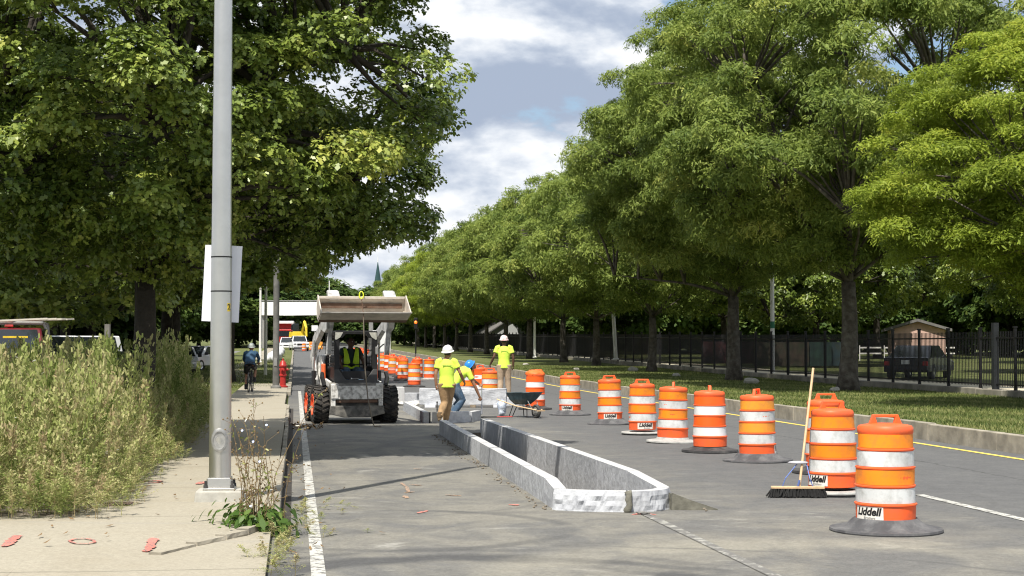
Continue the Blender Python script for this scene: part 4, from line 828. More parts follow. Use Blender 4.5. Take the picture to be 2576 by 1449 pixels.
for k in range(46):
    r = rgh.uniform(.03, .11); b.ball((rgh.gauss(0, .32), rgh.gauss(0, .25), r * .5), (r * 1.2, r, r * .6), 6, 4)
o = b.build('rubble_pile', mat('pale_rubble', (.62, .60, .55), .9, var=.25, vs=6), loc=(-2.95, 45.9, 0)); tag(o, 'heap of pale broken stone between the loader and the white helmeted worker', 'rubble', kind='stuff')
t = thing('mortar_tub', 'small brown wooden trough standing behind the white helmeted worker', 'trough', (-2.25, 48.5, 0), R(5))
b = MB(); b.box((0, 0, .2), (.55, .4, .3), (1.2, 1.2)); b.build('tub', mat('brown_tub', (.20, .14, .09), .9, var=.2), t, bevel=.01); MB().box((0, 0, .352), (.56, .40, .02)).build('mortar', M_MORT, t)
t = thing('survey_stake', 'short dark steel stake standing in the second island', 'stake', (-1.72, 36.0, 0)); MB().lathe([(.014, 0), (.014, .42), (.02, .42), (.02, .45)], 8).build('rod', M_RUB, t)
# chisels / hammer lying, shovel
p = G(1245, 1052); t = thing('shovel', 'shovel with a red and black handle lying on the road left of the wheelbarrow', 'shovel', (p.x, p.y, 0), R(4))
MB().loft([(.05, 0, .03), (.42, 0, .035)], .016, n=8).build('grip', M_RED, t, smooth='auto'); MB().loft([(-.35, 0, .03), (.05, 0, .03)], .016, n=8).build('shaft', M_BLACK, t, smooth='auto')
b = MB(); b.ball((-.5, 0, .02), (.17, .11, .018), 12, 6); b.build('blade', M_GREY, t, smooth=True)
# ---------------------------------------------------------------- wheelbarrow (front towards -Y locally)
p = G(1318, 1050); t = thing('wheelbarrow', 'dark green-blue wheelbarrow with pale wooden handles parked left of the traffic barrels', 'wheelbarrow', (p.x, p.y, 0), R(34)); t.scale = (.84, .84, .84)
M_TRAY = mat('tray_paint', (.025, .06, .075), .45, var=.25, vs=6, dirt=(.12, .16, .18), da=.6, ds=7)
b = MB(); rings = []
for (z, x0, yf, yb) in ((.36, .17, -.22, .28), (.50, .27, -.38, .42), (.70, .345, -.56, .50)):
    rings.append([(x, y, z + (.03 if y < 0 else 0)) for x, y in [(x0, yf + .1), (x0 * .6, yf), (-x0 * .6, yf), (-x0, yf + .1), (-x0, yb - .08), (-x0 * .7, yb), (x0 * .7, yb), (x0, yb - .08)]])
vo = [p_ for r in rings for p_ in r]; vi = [(x * .97, y * .97, z + .012) for r in rings for x, y, z in r]; b.v = vo + vi; n = 8; o_ = len(vo)
b.f = [(j * n + k, j * n + (k + 1) % n, (j + 1) * n + (k + 1) % n, (j + 1) * n + k) for j in range(2) for k in range(n)] + [(o_ + j * n + (k + 1) % n, o_ + j * n + k, o_ + (j + 1) * n + k, o_ + (j + 1) * n + (k + 1) % n) for j in range(2) for k in range(n)]
b.f += [tuple(range(8)), tuple(o_ + k for k in range(8))[::-1]] + [(2 * n + k, 2 * n + (k + 1) % n, o_ + 2 * n + (k + 1) % n, o_ + 2 * n + k) for k in range(n)]
b.build('tray', M_TRAY, t, bevel=.012); b = MB(); rr = rings[2]; b.loft([*rr, rr[0]], .012, n=6); b.build('tray_rim', M_TRAY, t)
for sx in (-1, 1):
    MB().loft([(sx * .10, -.78, .235), (sx * .22, .1, .33), (sx * .30, .95, .50)], [.022] * 3, [.018] * 3, n=4).build('handle', M_WOOD, t)
    MB().loft([(sx * .17, .30, .36), (sx * .26, .38, .02), (sx * .26, .22, .01), (sx * .17, .10, .34)], .014, n=6).build('leg', M_BLACK, t)
    MB().loft([(sx * .11, -.55, .27), (sx * .16, -.42, .50)], .013, n=6).build('brace', M_GREY, t)
b = MB(); b.M = Matrix.Translation((0, -.62, .195)) @ Matrix.Rotation(R(90), 4, 'Y'); b.lathe([(.12, -.035), (.17, -.048), (.195, -.03), (.2, 0), (.195, .03), (.17, .048), (.12, .035)], 28, True); wh = b.build('wheel', M_RUB, t, smooth=True)
b = MB(); b.M = Matrix.Translation((0, -.62, .195)) @ Matrix.Rotation(R(90), 4, 'Y'); b.lathe([(.122, -.03), (.122, .03), (.03, .05), (.03, -.05)], 20, True); b.build('rim', M_GREY, wh)
MB().box((0, -.86, .22), (.26, .03, .035)).build('toe_guard', M_WOOD, t)
# crumpled bag beside wheelbarrow
p = G(1262, 1046); b = MB().ball((0, 0, .2), (.11, .09, .22), 18, 14); o = b.build('crumpled_bag', mat('blue_white_bag', (.55, .60, .68), .6, var=.3, vs=14, dirt=(.12, .2, .38), da=.8, ds=9), loc=(p.x, p.y, -.01), smooth=True)
for v in o.data.vertices: v.co += mnoise.noise_vector(Vector(v.co) * 12) * .05
tag(o, 'crumpled blue and white bag standing against the left of the wheelbarrow', 'bag')
# ================================================================ FENCE, POLES, BUILDINGS, VEHICLES
M_FENCE = mat('fence_black', (.010, .010, .011), .5, var=.1)
fg = thing('park_fence', 'long black metal picket fence on a low stone wall along the right verge', 'fence', P(21.5, 17.8, .40), 0)
base = fg.location.copy(); BAY = 2.44; nb = 84
pm = MB().box((0, 0, .93), (.085, .085, 1.90)); pm.box((0, 0, 1.90), (.11, .11, .05)); post0 = None; pan0 = None
for i in range(nb):
    q = P(21.5, 17.8 + BAY * i, .40) - base
    if i == 0:
        post0 = pm.build('fence_post', M_FENCE, fg, loc=q, rotz=UA); b = MB()
        b.box((BAY / 2, 0, .14), (BAY - .09, .035, .045)); b.box((BAY / 2, 0, 1.58), (BAY - .09, .035, .045))
        for k in range(21): b.box((.10 + k * .1120, 0, .93), (.018, .018, 1.70))
        pan0 = b.build('fence_panel', M_FENCE, fg, loc=q, rotz=UA)
    else:
        for src in (post0, pan0): c = src.copy(); COL.objects.link(c); c.parent = fg; c.location = q
q = P(21.5, 46.0, .40) - base; MB().box((0, 0, 1.0), (.17, .17, 2.1)).build('gate_post', mat('grey_green_steel', (.02, .023, .026), .6), fg, loc=q, rotz=UA)
b = MB(); rg = random.Random(4); s = 16
while s < 220:
    e = s + rg.uniform(1.2, 2.6); dz = rg.uniform(-.012, .012)
    vs = [tuple(P(t_, ss, z)) for ss in (s + .01, e - .01) for t_, z in ((21.3, -.1), (21.72, -.1), (21.72, .395 + dz), (21.3, .395 + dz))]
    b.add(vs, [(0, 1, 2, 3), (7, 6, 5, 4), (0, 4, 5, 1), (1, 5, 6, 2), (2, 6, 7, 3), (3, 7, 4, 0)]); s = e
b.build('stone_wall', M_STONEWALL, fg, bevel=.02).matrix_parent_inverse = Matrix.Translation(-base)
for k, (px, py, r) in enumerate(((1322, 921, .2), (1450, 933, .2), (1592, 935, .3), (1890, 966, .3), (2100, 985, .18), (1700, 948, .2))):
    p = G(px, py, .22); b = MB().ball((0, 0, r * .35), (r, r * .7, r * .55), 9, 6); o = b.build('boulder', mat('boulder', (.42, .40, .35), .9, var=.3, vs=4), loc=p); 
    for v in o.data.vertices: v.co += mnoise.noise_vector(Vector(v.co) * 4 + Vector((k, 0, 0))) * .06
    tag(o, '%s pale boulder from the left lying in the grass verge under the honey locusts' % ordw([0, 1, 2, 4, 5, 3][k]), 'boulder', 'boulders in the verge')
def pole(name, px, Y, ybot, r0, r1, h, m, label, cat='pole', lean=0., group=None):
    z = gz(Y) if ybot is None else ZA(ybot, Y); t = thing(name, label, cat, (XA(px, Y), Y, z), 0, group); t.rotation_euler = (0, lean, 0)
    MB().lathe([(r0 * 1.6, 0), (r0 * 1.6, .08), (r0, .12), (r1, h)], 14).build('shaft', m, t, smooth='auto'); return t
M_WPOLE = mat('white_pole', (.80, .79, .76), .5, var=.05); M_CREAMP = mat('cream_pole', (.72, .72, .60), .5, var=.06)
M_OLDPOLE = mat('mottled_pole', (.13, .128, .12), .7, var=.3, vs=2.5, dirt=(.27, .265, .25), da=.7, ds=2)
t = pole('utility_pole', 695, 58.9, 977, .125, .105, 6.2, M_OLDPOLE, 'stout mottled grey steel pole beside the red hydrant')
MB().box((0, -.12, 1.0), (.11, .05, .3)).build('cover_plate', M_GREY, t)
pole('street_light_pole', 668.5, 80, None, .085, .06, 8.5, M_CREAMP, 'slender cream street light pole behind the cyclist')
pole('street_light_pole', 655, 118, None, .10, .07, 8.5, M_WPOLE, 'pale street light pole next left of the cream pole, farther off')
pole('street_light_pole', 828, 230, None, .10, .07, 10, M_WPOLE, 'thin pale pole far down the road, below the white bridge')
t = pole('flag_pole', 1943, 74, 948, .11, .085, 7.2, M_WPOLE, 'tall white pole with green bands just behind the fence, between two big trunks'); MB().lathe([(.115, 2.3), (.113, 2.62)], 16).build('green_band', mat('green_band', (.03, .16, .09), .6), t, smooth='auto')
t = pole('sign_pole', 1549, 104, 905, .13, .11, 4.6, M_WPOLE, 'leaning white pole behind the fence with a short street name blade', lean=R(-3)); MB().box((-.9, 0, 3.62), (1.5, .03, .22)).build('sign_blade', mat('green_sign', (.06, .25, .18), .5), t)
pole('flag_pole', 1345, 124, 900, .10, .09, 3.6, M_WPOLE, 'short white pole behind the fence above the white vans')
t = thing('traffic_signal', 'dark traffic signal glowing orange among the far locusts', 'traffic light', (XA(1046, 150), 150, gz(150)))
MB().lathe([(.08, 0), (.06, 3.1)], 10).build('pole', M_BLACK, t); MB().box((0, 0, 3.2), (.36, .3, 1.05)).build('housing', M_BLACK, t, bevel=.03)
m = mat('lamp_orange', (.9, .2, .03), .4); m.node_tree.nodes['Principled BSDF'].inputs['Emission Color'].default_value = (1, .18, .02, 1); m.node_tree.nodes['Principled BSDF'].inputs['Emission Strength'].default_value = 1.2
MB().at((0, -.16, 3.3), (R(90), 0, 0)).lathe([(.15, 0), (.13, .03), (.0001, .05)], 14).build('lens', m, t, smooth=True)
t = thing('hydrant', 'red fire hydrant close to the stout grey pole', 'hydrant', (XA(712.5, 60.2), 60.2, .15))
b = MB(); b.lathe([(.19, 0), (.19, .05), (.12, .07), (.115, .42), (.15, .44), (.15, .49), (.12, .51), (.125, .78), (.16, .80), (.16, .84), (.13, .87), (.11, .96), (.05, 1.03), (.035, 1.03), (.035, 1.10), (.0001, 1.11)], 20); b.build('barrel', M_RED, t, smooth='auto')
for a, r_ in ((-90, .075), (0, .055), (180, .055)): b = MB(); b.M = Matrix.Translation((0, 0, .68)) @ Matrix.Rotation(R(a), 4, 'Z') @ Matrix.Rotation(R(90), 4, 'Y'); b.lathe([(r_ * .8, .08), (r_ * .8, .15), (r_, .15), (r_, .2), (r_ * .3, .21), (r_ * .3, .25)], 12); b.build('nozzle', M_RED, t, smooth='auto')
# white span over the far road
t = thing('bridge_span', 'plain white overhead bridge span crossing the road far off behind the raised bucket', 'bridge', (XA(800, 232), 232, gz(232)))
M_SPAN = mat('white_girder', (.86, .86, .84), .6, var=.02)
MB().box((0, 0, ZA(777, 232) - gz(232)), (16.5, 2.2, 1.98)).build('girder', M_SPAN, t, bevel=.04); MB().box((0, 0, ZA(757, 232) - gz(232)), (16.6, 2.3, .14)).build('deck', M_GREY, t)
for x in (-7.9, 7.9): MB().box((x, 0, 2.4), (.6, 1.4, 5.0)).build('pier', M_GREY, t)
# church spire
t = thing('church_spire', 'thin green copper church spire rising above the far trees', 'church spire', (XA(950, 560), 560, gz(560)))
sz = ZA(722, 560) - gz(560); stp = ZA(655, 560) - gz(560); M_COP = mat('green_copper', (.02, .06, .065), .6, var=.1, vs=1); M_DST = mat('dark_stone', (.10, .09, .085), .9)
MB().box((0, 0, sz / 2 - 1), (2.6, 2.6, sz - 2)).build('tower', M_DST, t); MB().lathe([(1.35, sz - 2), (1.3, sz), (1.45, sz), (1.45, sz + .4)], 8).build('belfry', M_DST, t)
MB().lathe([(1.45, sz + .4), (.0001, stp)], 8).build('spire', M_COP, t); MB().lathe([(.12, stp - .6), (.05, stp + 1.8)], 6).build('finial', M_WPOLE, t)
# houses behind the fence
def house(loc, rz, W_, D_, H_, RH, wallm, roofm, label, wins=2):
    t = thing('gabled_house', label, 'house', loc, rz); b = MB(); b.prism([(-W_ / 2, 0), (W_ / 2, 0), (W_ / 2, H_), (0, H_ + RH), (-W_ / 2, H_)], -D_ / 2, D_ / 2, 'y'); b.build('wall', wallm, t)
    b = MB(); e = .4
    for sx in (-1, 1): b.prism([(0, H_ + RH + .03), (sx * (W_ / 2 + e), H_ - e * RH / (W_ / 2) + .03), (sx * (W_ / 2 + e), H_ - e * RH / (W_ / 2) + .2), (0, H_ + RH + .2)], -D_ / 2 - .3, D_ / 2 + .3, 'y')
    b.build('roof', roofm, t)
    for k in range(wins): MB().box(((k - (wins - 1) / 2) * W_ / (wins + .5), -D_ / 2 - .02, H_ * .55), (.9, .06, 1.3)).build('window', M_GLASS, t)
M_CLAP = mat('pale_clapboard', (.48, .50, .50), .8, var=.06); M_ROOF = mat('grey_shingle', (.16, .155, .15), .9, var=.2)
house((XA(1268, 196), 196, gz(196)), R(15), 5, 6, 2.4, 1.6, M_CLAP, M_ROOF, 'grey gabled house behind the fence near the right hand worker')
house((XA(1392, 210), 210, gz(210) ), R(-8), 11, 8, 1.5, 2.4, mat('grey_wall', (.3, .3, .29), .8), M_ROOF, 'low dark roofed building behind the white vans')
house((XA(2345, 96), 100, gz(96) + .3), R(-12), 3.3, 6, 2.15, .5, mat('pink_brick', (.62, .42, .35), .85, var=.12, vs=3), M_ROOF, 'low pink brick building seen through the fence above the dark car', 0)
o = MB().box((0, 0, 1.3), (2.2, 1.2, 2.6)).build('site_cabin', M_WPAINT, loc=(XA(961, 190), 190, gz(190)), bevel=.05); tag(o, 'small plain white cabin at the far end of the right verge', 'cabin')
M_MUR = [mat('mural_%d' % i, c, .8, var=.5, vs=3, dirt=d, da=.8, ds=2.2) for i, (c, d) in enumerate((((.015, .04, .03), (.01, .02, .03)), ((.05, .035, .025), (.015, .04, .015)), ((.02, .045, .06), (.05, .06, .03)), ((.05, .01, .012), (.015, .012, .015))))]
for i, (px, wd) in enumerate(((2075, 3.0), (2165, 3.0), (2270, 2.6), (1840, 3.2))):
    Y = 86 if i < 3 else 92; o = MB().box((0, 0, .8), (wd, .15, 1.3)).build('painted_panel', M_MUR[i], loc=(XA([2022, 1965, 2095, 1835][i], Y), Y, gz(Y) + .3), rotz=R(-12)); tag(o, ['green and blue painted panel behind the fence, left of the thick trunk', 'reddish painted panel behind the white flag pole', 'blue painted panel behind the broom handle', 'dark red painted panel behind the fence beside the forked trunk'][i], 'panel')
for i in range(5):
    Y = 108; px = 2100 + i * 62; o = MB().box((0, 0, .55), (.08, .08, 1.1)).box((.75, 0, .95), (1.5, .04, .1)).box((.75, 0, .55), (1.5, .04, .1)).build('white_railing', M_WPOLE, loc=(XA(px, Y), Y, gz(Y) + .3)); tag(o, '%s white railing bay from the left, seen far off through the fence' % ordw(i), 'railing', 'white railings in the park')
# vehicles (front towards -Y)
def wheel(par, x, y, r, wd=.22, rimm=M_CHROME):
    b = MB(); b.M = Matrix.Translation((x, y, r)) @ Matrix.Rotation(R(90), 4, 'Y'); b.lathe([(r * .62, -wd / 2), (r * .93, -wd / 2), (r, -wd * .3), (r, wd * .3), (r * .93, wd / 2), (r * .62, wd / 2)], 26, True); w_ = b.build('wheel', M_RUB, par, smooth='auto')
    b = MB(); b.M = Matrix.Translation((x, y, r)) @ Matrix.Rotation(R(90), 4, 'Y'); b.lathe([(r * .62, -wd * .42), (r * .62, wd * .42), (r * .5, wd * .3), (r * .15, wd * .38), (.0001, wd * .38)], 20); b.build('rim', rimm, w_, smooth='auto'); return w_
def vehicle(name, label, cat, loc, rotz, L, W, prof, cab, body, wr=.34, wy=None, lights=True, group=None, rimm=M_CHROME, hood=None):
    """prof: lower body side outline (y,z); cab: (y0,y1 at belt, y0,y1 at roof, belt z, roof z)"""
    t = thing(name, label, cat, loc, rotz, group); b = MB(); b.prism(prof, -W / 2, W / 2, 'x')
    y0, y1, r0, r1, zb, zr = cab; a = W / 2 - .04; c = W / 2 - .20
    b.add([(-a, y0, zb), (a, y0, zb), (a, y1, zb), (-a, y1, zb), (-c, r0, zr), (c, r0, zr), (c, r1, zr), (-c, r1, zr)], [(0, 1, 2, 3), (7, 6, 5, 4), (0, 4, 5, 1), (1, 5, 6, 2), (2, 6, 7, 3), (3, 7, 4, 0)]); b.build('body', body, t, bevel=.05, seg=3)
    def pane(nm, q, off):
        ctr = sum((Vector(p) for p in q), Vector()) / 4; n_ = Vector(off); pts = [Vector(p) + (ctr - Vector(p)) * .12 + n_ * .012 for p in q]; MB().add([tuple(p) for p in pts], [(0, 1, 2, 3)]).build(nm, M_GLASS, t)
    pane('windscreen', [(-a, y0, zb), (a, y0, zb), (c, r0, zr), (-c, r0, zr)], (0, -1, .3)); pane('rear_window', [(a, y1, zb), (-a, y1, zb), (-c, r1, zr), (c, r1, zr)], (0, 1, .3))
    for sx in (-1, 1): pane('side_window', [(sx * a, y0, zb), (sx * a, y1, zb), (sx * c, r1, zr), (sx * c, r0, zr)], (sx, 0, .25)); MB().box((sx * (W / 2 + .1), y0 + .2, zb + .08), (.2, .1, .16)).build('mirror', M_BLACK, t, bevel=.02)
    yf = min(p[0] for p in prof); yr = max(p[0] for p in prof)
    for sx in (-1, 1):
        for y in wy: wheel(t, sx * (W / 2 - .1), y, wr, rimm=rimm)
        if lights: MB().box((sx * (W / 2 - .22), yf - .004, zb - .32), (.32, .05, .17)).build('headlight', M_CHROME, t, bevel=.02); MB().box((sx * (W / 2 - .14), yr + .004, zb - .25), (.22, .05, .24)).build('tail_light', M_RED, t, bevel=.02)
    MB().box((0, yf - .02, zb - .36), (W - 1.0, .05, .22)).build('grille', M_BLACK, t, bevel=.01); MB().box((0, yf - .05, .48), (W - .05, .16, .2)).build('bumper', M_CHROME if wr > .36 else body, t, bevel=.03); MB().box((0, yr + .03, .48), (W - .05, .14, .2)).build('bumper', M_CHROME if wr > .36 else body, t, bevel=.03)
    return t
def pick(L=5.4): return [(-L / 2, .35), (-L / 2, 1.0), (-L / 2 + .1, 1.08), (-.9, 1.16), (1.0, 1.16), (L / 2, 1.14), (L / 2, .4)]
PC = (-1.05, .95, -.55, .8, 1.14, 1.84)
mr = mat('dark_red_vehicle_paint', (.12, .008, .014), .3, var=.15, vs=3, coat=.3, dirt=(.2, .05, .05), da=.4)
t = vehicle('pickup_truck', 'dark red pickup truck with a ladder rack and lumber behind the tall weeds', 'pickup truck', (-13.3, 41.5, .22), R(14), 5.4, 2.02, pick(), (-1.25, .95, -.62, .75, 1.2, 1.98), mr, .4, (-1.7, 1.75))
b = MB()
for y in (-.5, .9, 2.4):
    b.loft([(-.85, y, 2.12), (.85, y, 2.12)], .03, n=6)
    for sx in (-1, 1): b.loft([(sx * .85, y, 2.12), (sx * .92, y, 1.3 if y > 1 else 1.95)], .03, n=6)
for sx in (-1, 1): b.loft([(sx * .85, -1.2, 2.12), (sx * .85, 2.5, 2.12)], .03, n=6)
b.build('ladder_rack', M_GREY, t)
MB().box((.0, -.55, 2.03), (.22, .12, .07)).build('roof_light', M_RED, t, bevel=.02); MB().box((.18, -.845, 1.74), (.62, .012, .05), ).build('sun_strip', M_YELP, t)
for k in range(4): o = MB().box((0, 0, 0), (.14, 2.0, .045)).build('lumber_plank', M_PALEW, loc=(-13.2 + .2 * k, 41.0 + .15 * k, 2.40), rotz=R(-60)); tag(o, '%s plank from the left on the rack of the red pickup' % ordw(k), 'plank', 'planks on the pickup rack'); o.rotation_euler = (R(3), 0, R(-58 + k))
van = lambda L, H_: [(-L / 2, .3), (-L / 2, .95), (-L / 2 + .8, 1.15), (L / 2, 1.25), (L / 2, .3)]
vehicle('van', 'white van parked behind the red pickup in the left lot', 'van', (XA(130, 56), 56, .1), R(-40), 5.0, 2.0, van(5, 2), (-1.7, 2.45, -1.1, 2.35, 1.2, 2.0), M_WPAINT, .36, (-1.6, 1.6))
mdk = mat('dark_vehicle_paint', (.02, .022, .028), .3, coat=.4)
vehicle('car', 'dark car parked in the left lot, seen over the weeds left of the oak trunk', 'car', (XA(262, 54), 54, .1), R(82), 4.7, 1.85, [(-2.3, .3), (-2.3, .75), (-1.1, .92), (1.5, .95), (2.3, .85), (2.3, .3)], (-1.2, 1.7, -.5, 1.1, .92, 1.45), mdk, .33, (-1.4, 1.4))
for i, (px, Y, rz, c) in enumerate(((180, 66, 20, M_WPAINT), (350, 72, -30, mdk), (452, 84, 15, M_WPAINT), (505, 92, -20, M_WPAINT))):
    vehicle('car', ['white car deeper in the lot, just right of the white van', 'dark car deep in the lot beside the oak trunk', 'white car glimpsed between the oak trunk and the lamp post', 'pale car glimpsed close to the left of the lamp post'][i], 'car', (XA(px, Y), Y, gz(Y) + .05), R(rz), 4.5, 1.82, [(-2.2, .3), (-2.2, .75), (-1.1, .92), (1.5, .95), (2.2, .85), (2.2, .3)], (-1.2, 1.7, -.5, 1.1, .92, 1.45), c, .33, (-1.4, 1.4))
t = vehicle('car', 'dark blue car parked on the grass beyond the fence at right', 'car', (XA(2312, 66), 66, .36), R(152), 4.7, 1.85, [(-2.3, .3), (-2.3, .75), (-1.1, .92), (1.5, .95), (2.3, .9), (2.3, .3)], (-1.35, 1.9, -.5, .95, .88, 1.40), mat('blue_vehicle_paint', (.008, .01, .022), .25, coat=.5), .33, (-1.4, 1.4)); MB().box((0, 2.345, .72), (.34, .02, .17)).build('number_plate', M_WPAINT, t)
for i, (px, rz) in enumerate(((1322, 88), (1372, 92))): vehicle('van', ['left white van behind the fence', 'right white van behind the fence, by the short white pole'][i], 'van', (XA(px, 166), 166, gz(166) - .25), R(rz), 4.6, 1.9, van(4.6, 2), (-1.5, 2.2, -.9, 2.1, 1.2, 2.15), M_WPAINT, .36, (-1.5, 1.5), group='white vans behind the fence')
t = vehicle('pickup_truck', 'white pickup truck facing the camera far down the road', 'pickup truck', (XA(752, 200), 200, gz(200)), R(14), 5.6, 2.02, pick(5.6), (-1.15, 1.1, -.6, .85, 1.2, 1.92), M_WPAINT, .4, (-1.8, 1.8))
vehicle('car', 'white car parked at the kerb left of the far white pickup', 'car', (XA(722, 206), 206, gz(206)), R(8), 4.7, 1.9, [(-2.3, .3), (-2.3, .85), (-1.1, 1.0), (1.9, 1.05), (2.3, .95), (2.3, .3)], (-1.25, 2.1, -.6, 1.7, .98, 1.72), M_WPAINT, .36, (-1.4, 1.4))
t = thing('lorry', 'red lorry with a white topped body far down the road, beside the stout grey pole', 'lorry', (XA(716, 226), 226, gz(226)), R(6))
MB().box((0, 0, 1.9), (2.5, 2.2, 1.9)).build('cab', M_RED, t, bevel=.1); MB().box((0, -1.115, 2.2), (2.1, .03, .8)).build('windscreen', M_GLASS, t); MB().box((0, 4.2, 2.4), (2.6, 6, 2.5)).build('body', M_RED, t, bevel=.05); MB().box((0, 3.6, 3.85), (2.6, 6.6, .4)).build('roof', M_WPAINT, t, bevel=.05); MB().box((0, -1.2, .8), (2.5, .3, .35)).build('bumper', M_CHROME, t)
for sx in (-1, 1):
    for y in (-.2, 5.5): wheel(t, sx * 1.05, y, .5, .3)
t = thing('excavator', 'small yellow excavator behind the far white pickup', 'excavator', (XA(748, 222), 222, gz(222)), R(20))
MB().box((0, 0, 1.9), (2.0, 2.6, 1.2), (.9, .9)).build('body', M_YELP, t, bevel=.08); MB().box((-.4, -.4, 3.0), (1.0, 1.3, 1.2), (.85, .85)).build('cab', M_GLASS, t, bevel=.05); MB().loft([(.5, -1, 2.2), (.5, -2.4, 3.9), (.5, -3.6, 3.0), (.5, -3.8, 1.8)], [.22, .2, .16, .14], n=4).build('boom', M_YELP, t)
for sx in (-1, 1): MB().box((sx * .85, 0, .55), (.45, 3.0, .8)).build('track', M_RUB, t, bevel=.2)
# white wrapped barriers along the far left kerb
M_WRAP = mat('wrap_sheet', (.62, .63, .64), .55, var=.15, vs=3)
for i in range(7):
    s_ = 118 + 9.5 * i; p = P(-1.7 + .25 * (i % 2), s_, .0); b = MB(); n = 12
    b.loft([(-.28, -2.6, .32), (0, -1.3, .36), (0, 0, .40), (0, 1.3, .35), (.1, 2.6, .3)], [.30, .42, .45, .42, .25], [.28, .36, .40, .35, .25], n=14); o = b.build('wrapped_bundle', M_WRAP, loc=p, rotz=UA - R(90), smooth=True)
    for v in o.data.vertices: v.co += mnoise.noise_vector(Vector(v.co) * 3 + Vector((i * 5, 0, 0))) * .16; v.co.z = max(0, v.co.z)
    tag(o, '%s white sheeted bundle along the far left kerb, counted from the near end' % ordw(i), 'bundle', 'white sheeted bundles at the kerb')
# posts at left
o = MB().box((0, 0, 1.1), (.13, .13, 2.2)).build('square_post', mat('grey_post', (.16, .155, .14), .8, var=.15), loc=(XA(271, 41), 41, .1)); tag(o, 'plain grey square post rising from the weeds in front of the lot', 'post')
o = MB().box((0, 0, .65), (.34, .12, 1.3)).build('timber_post', M_OWOOD, loc=(XA(408, 36.5), 36.5, .1), rotz=R(6), bevel=.01); tag(o, 'short weathered timber post to the right of the big oak trunk', 'post')
o = MB().box((0, 0, .55), (1.5, .06, .9)).build('yard_board', M_OWOOD, loc=(XA(150, 47), 47, .1), rotz=R(30)); tag(o, 'weathered boards propped beside the red pickup', 'boards')
t = thing('road_sign', 'small pale sign on a thin post far down the left side of the road', 'sign', (XA(792, 224), 224, gz(224)))
MB().lathe([(.06, 0), (.06, 2.8)], 8).build('post', M_GREY, t); MB().box((0, -.07, 3.0), (.9, .04, .8)).build('panel', M_SIGNW, t)
# ================================================================ SKID STEER LOADER (front towards -Y locally)
M_DWHITE = mat('dirty_white_paint', (.74, .73, .70), .55, var=.1, vs=5, dirt=(.16, .15, .13), da=.95, ds=11, bump=.2, bs=14)
M_WARM = mat('scratched_white_paint', (.62, .62, .61), .45, var=.08, vs=4, dirt=(.16, .155, .15), da=.85, ds=5)
M_CAB = mat('cab_black', (.012, .012, .013), .45, var=.2, vs=8, dirt=(.05, .048, .045), da=.3, ds=6)
M_ORIM = mat('orange_rim', (.80, .10, .03), .45, var=.08, dirt=(.35, .1, .05), da=.4)
M_BUCK = mat('dusty_steel', (.50, .45, .39), .75, metal=.1, var=.25, vs=4, dirt=(.66, .62, .55), da=.8, ds=3)
M_BUCKD = mat('rusty_steel', (.13, .075, .05), .8, var=.3, vs=4, dirt=(.25, .2, .16), da=.5, ds=5)
M_DUSTB = mat('grimy_frame', (.10, .097, .09), .85, var=.35, vs=7, dirt=(.34, .32, .28), da=.8, ds=5)
LO = Vector((-3.69, 35.78, 0)); LA_ = R(14.5)
t = thing('skid_steer_loader', 'dirty white and black skid steer loader with its wide bucket raised, facing the camera', 'loader', LO, LA_)
WR = .415
def tyre(x, y, sgn):
    b = MB(); b.M = Matrix.Translation((x, y, WR)) @ Matrix.Rotation(R(90), 4, 'Y'); b.lathe([(.22, -.15), (.33, -.165), (.385, -.15), (.395, -.10), (.40, 0), (.395, .10), (.385, .15), (.33, .165), (.22, .15)], 36, True)
    for k in range(22):      # tread lugs, staggered chevrons
        for sd in (-1, 1):
            a = 2 * math.pi * (k + (.5 if sd > 0 else 0)) / 22; M_ = Matrix.Translation((x, y, WR)) @ Matrix.Rotation(a, 4, 'X') @ Matrix.Translation((sd * .082, 0, .40)) @ Matrix.Rotation(sd * R(24), 4, 'Z'); b.M = M_; b.box((0, 0, 0), (.155, .048, .045))
            b.M = Matrix.Translation((x, y, WR)) @ Matrix.Rotation(a, 4, 'X') @ Matrix.Translation((sd * .163, 0, .355)); b.box((0, 0, 0), (.02, .05, .09))
    w_ = b.build('wheel', mat('loader_rubber', (.022, .022, .022), .85, var=.3, vs=6, dirt=(.14, .12, .10), da=.7, ds=5), t, smooth='auto')
    b = MB(); b.M = Matrix.Translation((x, y, WR)) @ Matrix.Rotation(R(90 * sgn), 4, 'Y'); b.lathe([(.225, -.12), (.238, .172), (.222, .172), (.20, .12), (.09, .10), (.08, .14), (.0001, .14)], 28); r_ = b.build('rim', M_ORIM, w_, smooth='auto')
    b = MB()
    for k in range(8):
        a = 2 * math.pi * k / 8; b.M = Matrix.Translation((x, y, WR)) @ Matrix.Rotation(R(90 * sgn), 4, 'Y') @ Matrix.Translation((.12 * math.cos(a), .12 * math.sin(a), .105)); b.lathe([(.013, 0), (.013, .02)], 6)
    b.build('lug_nuts', M_GREY, r_)
for x in (-.775, .775):
    for y in (-.56, .56): tyre(x, y, 1 if x > 0 else -1)
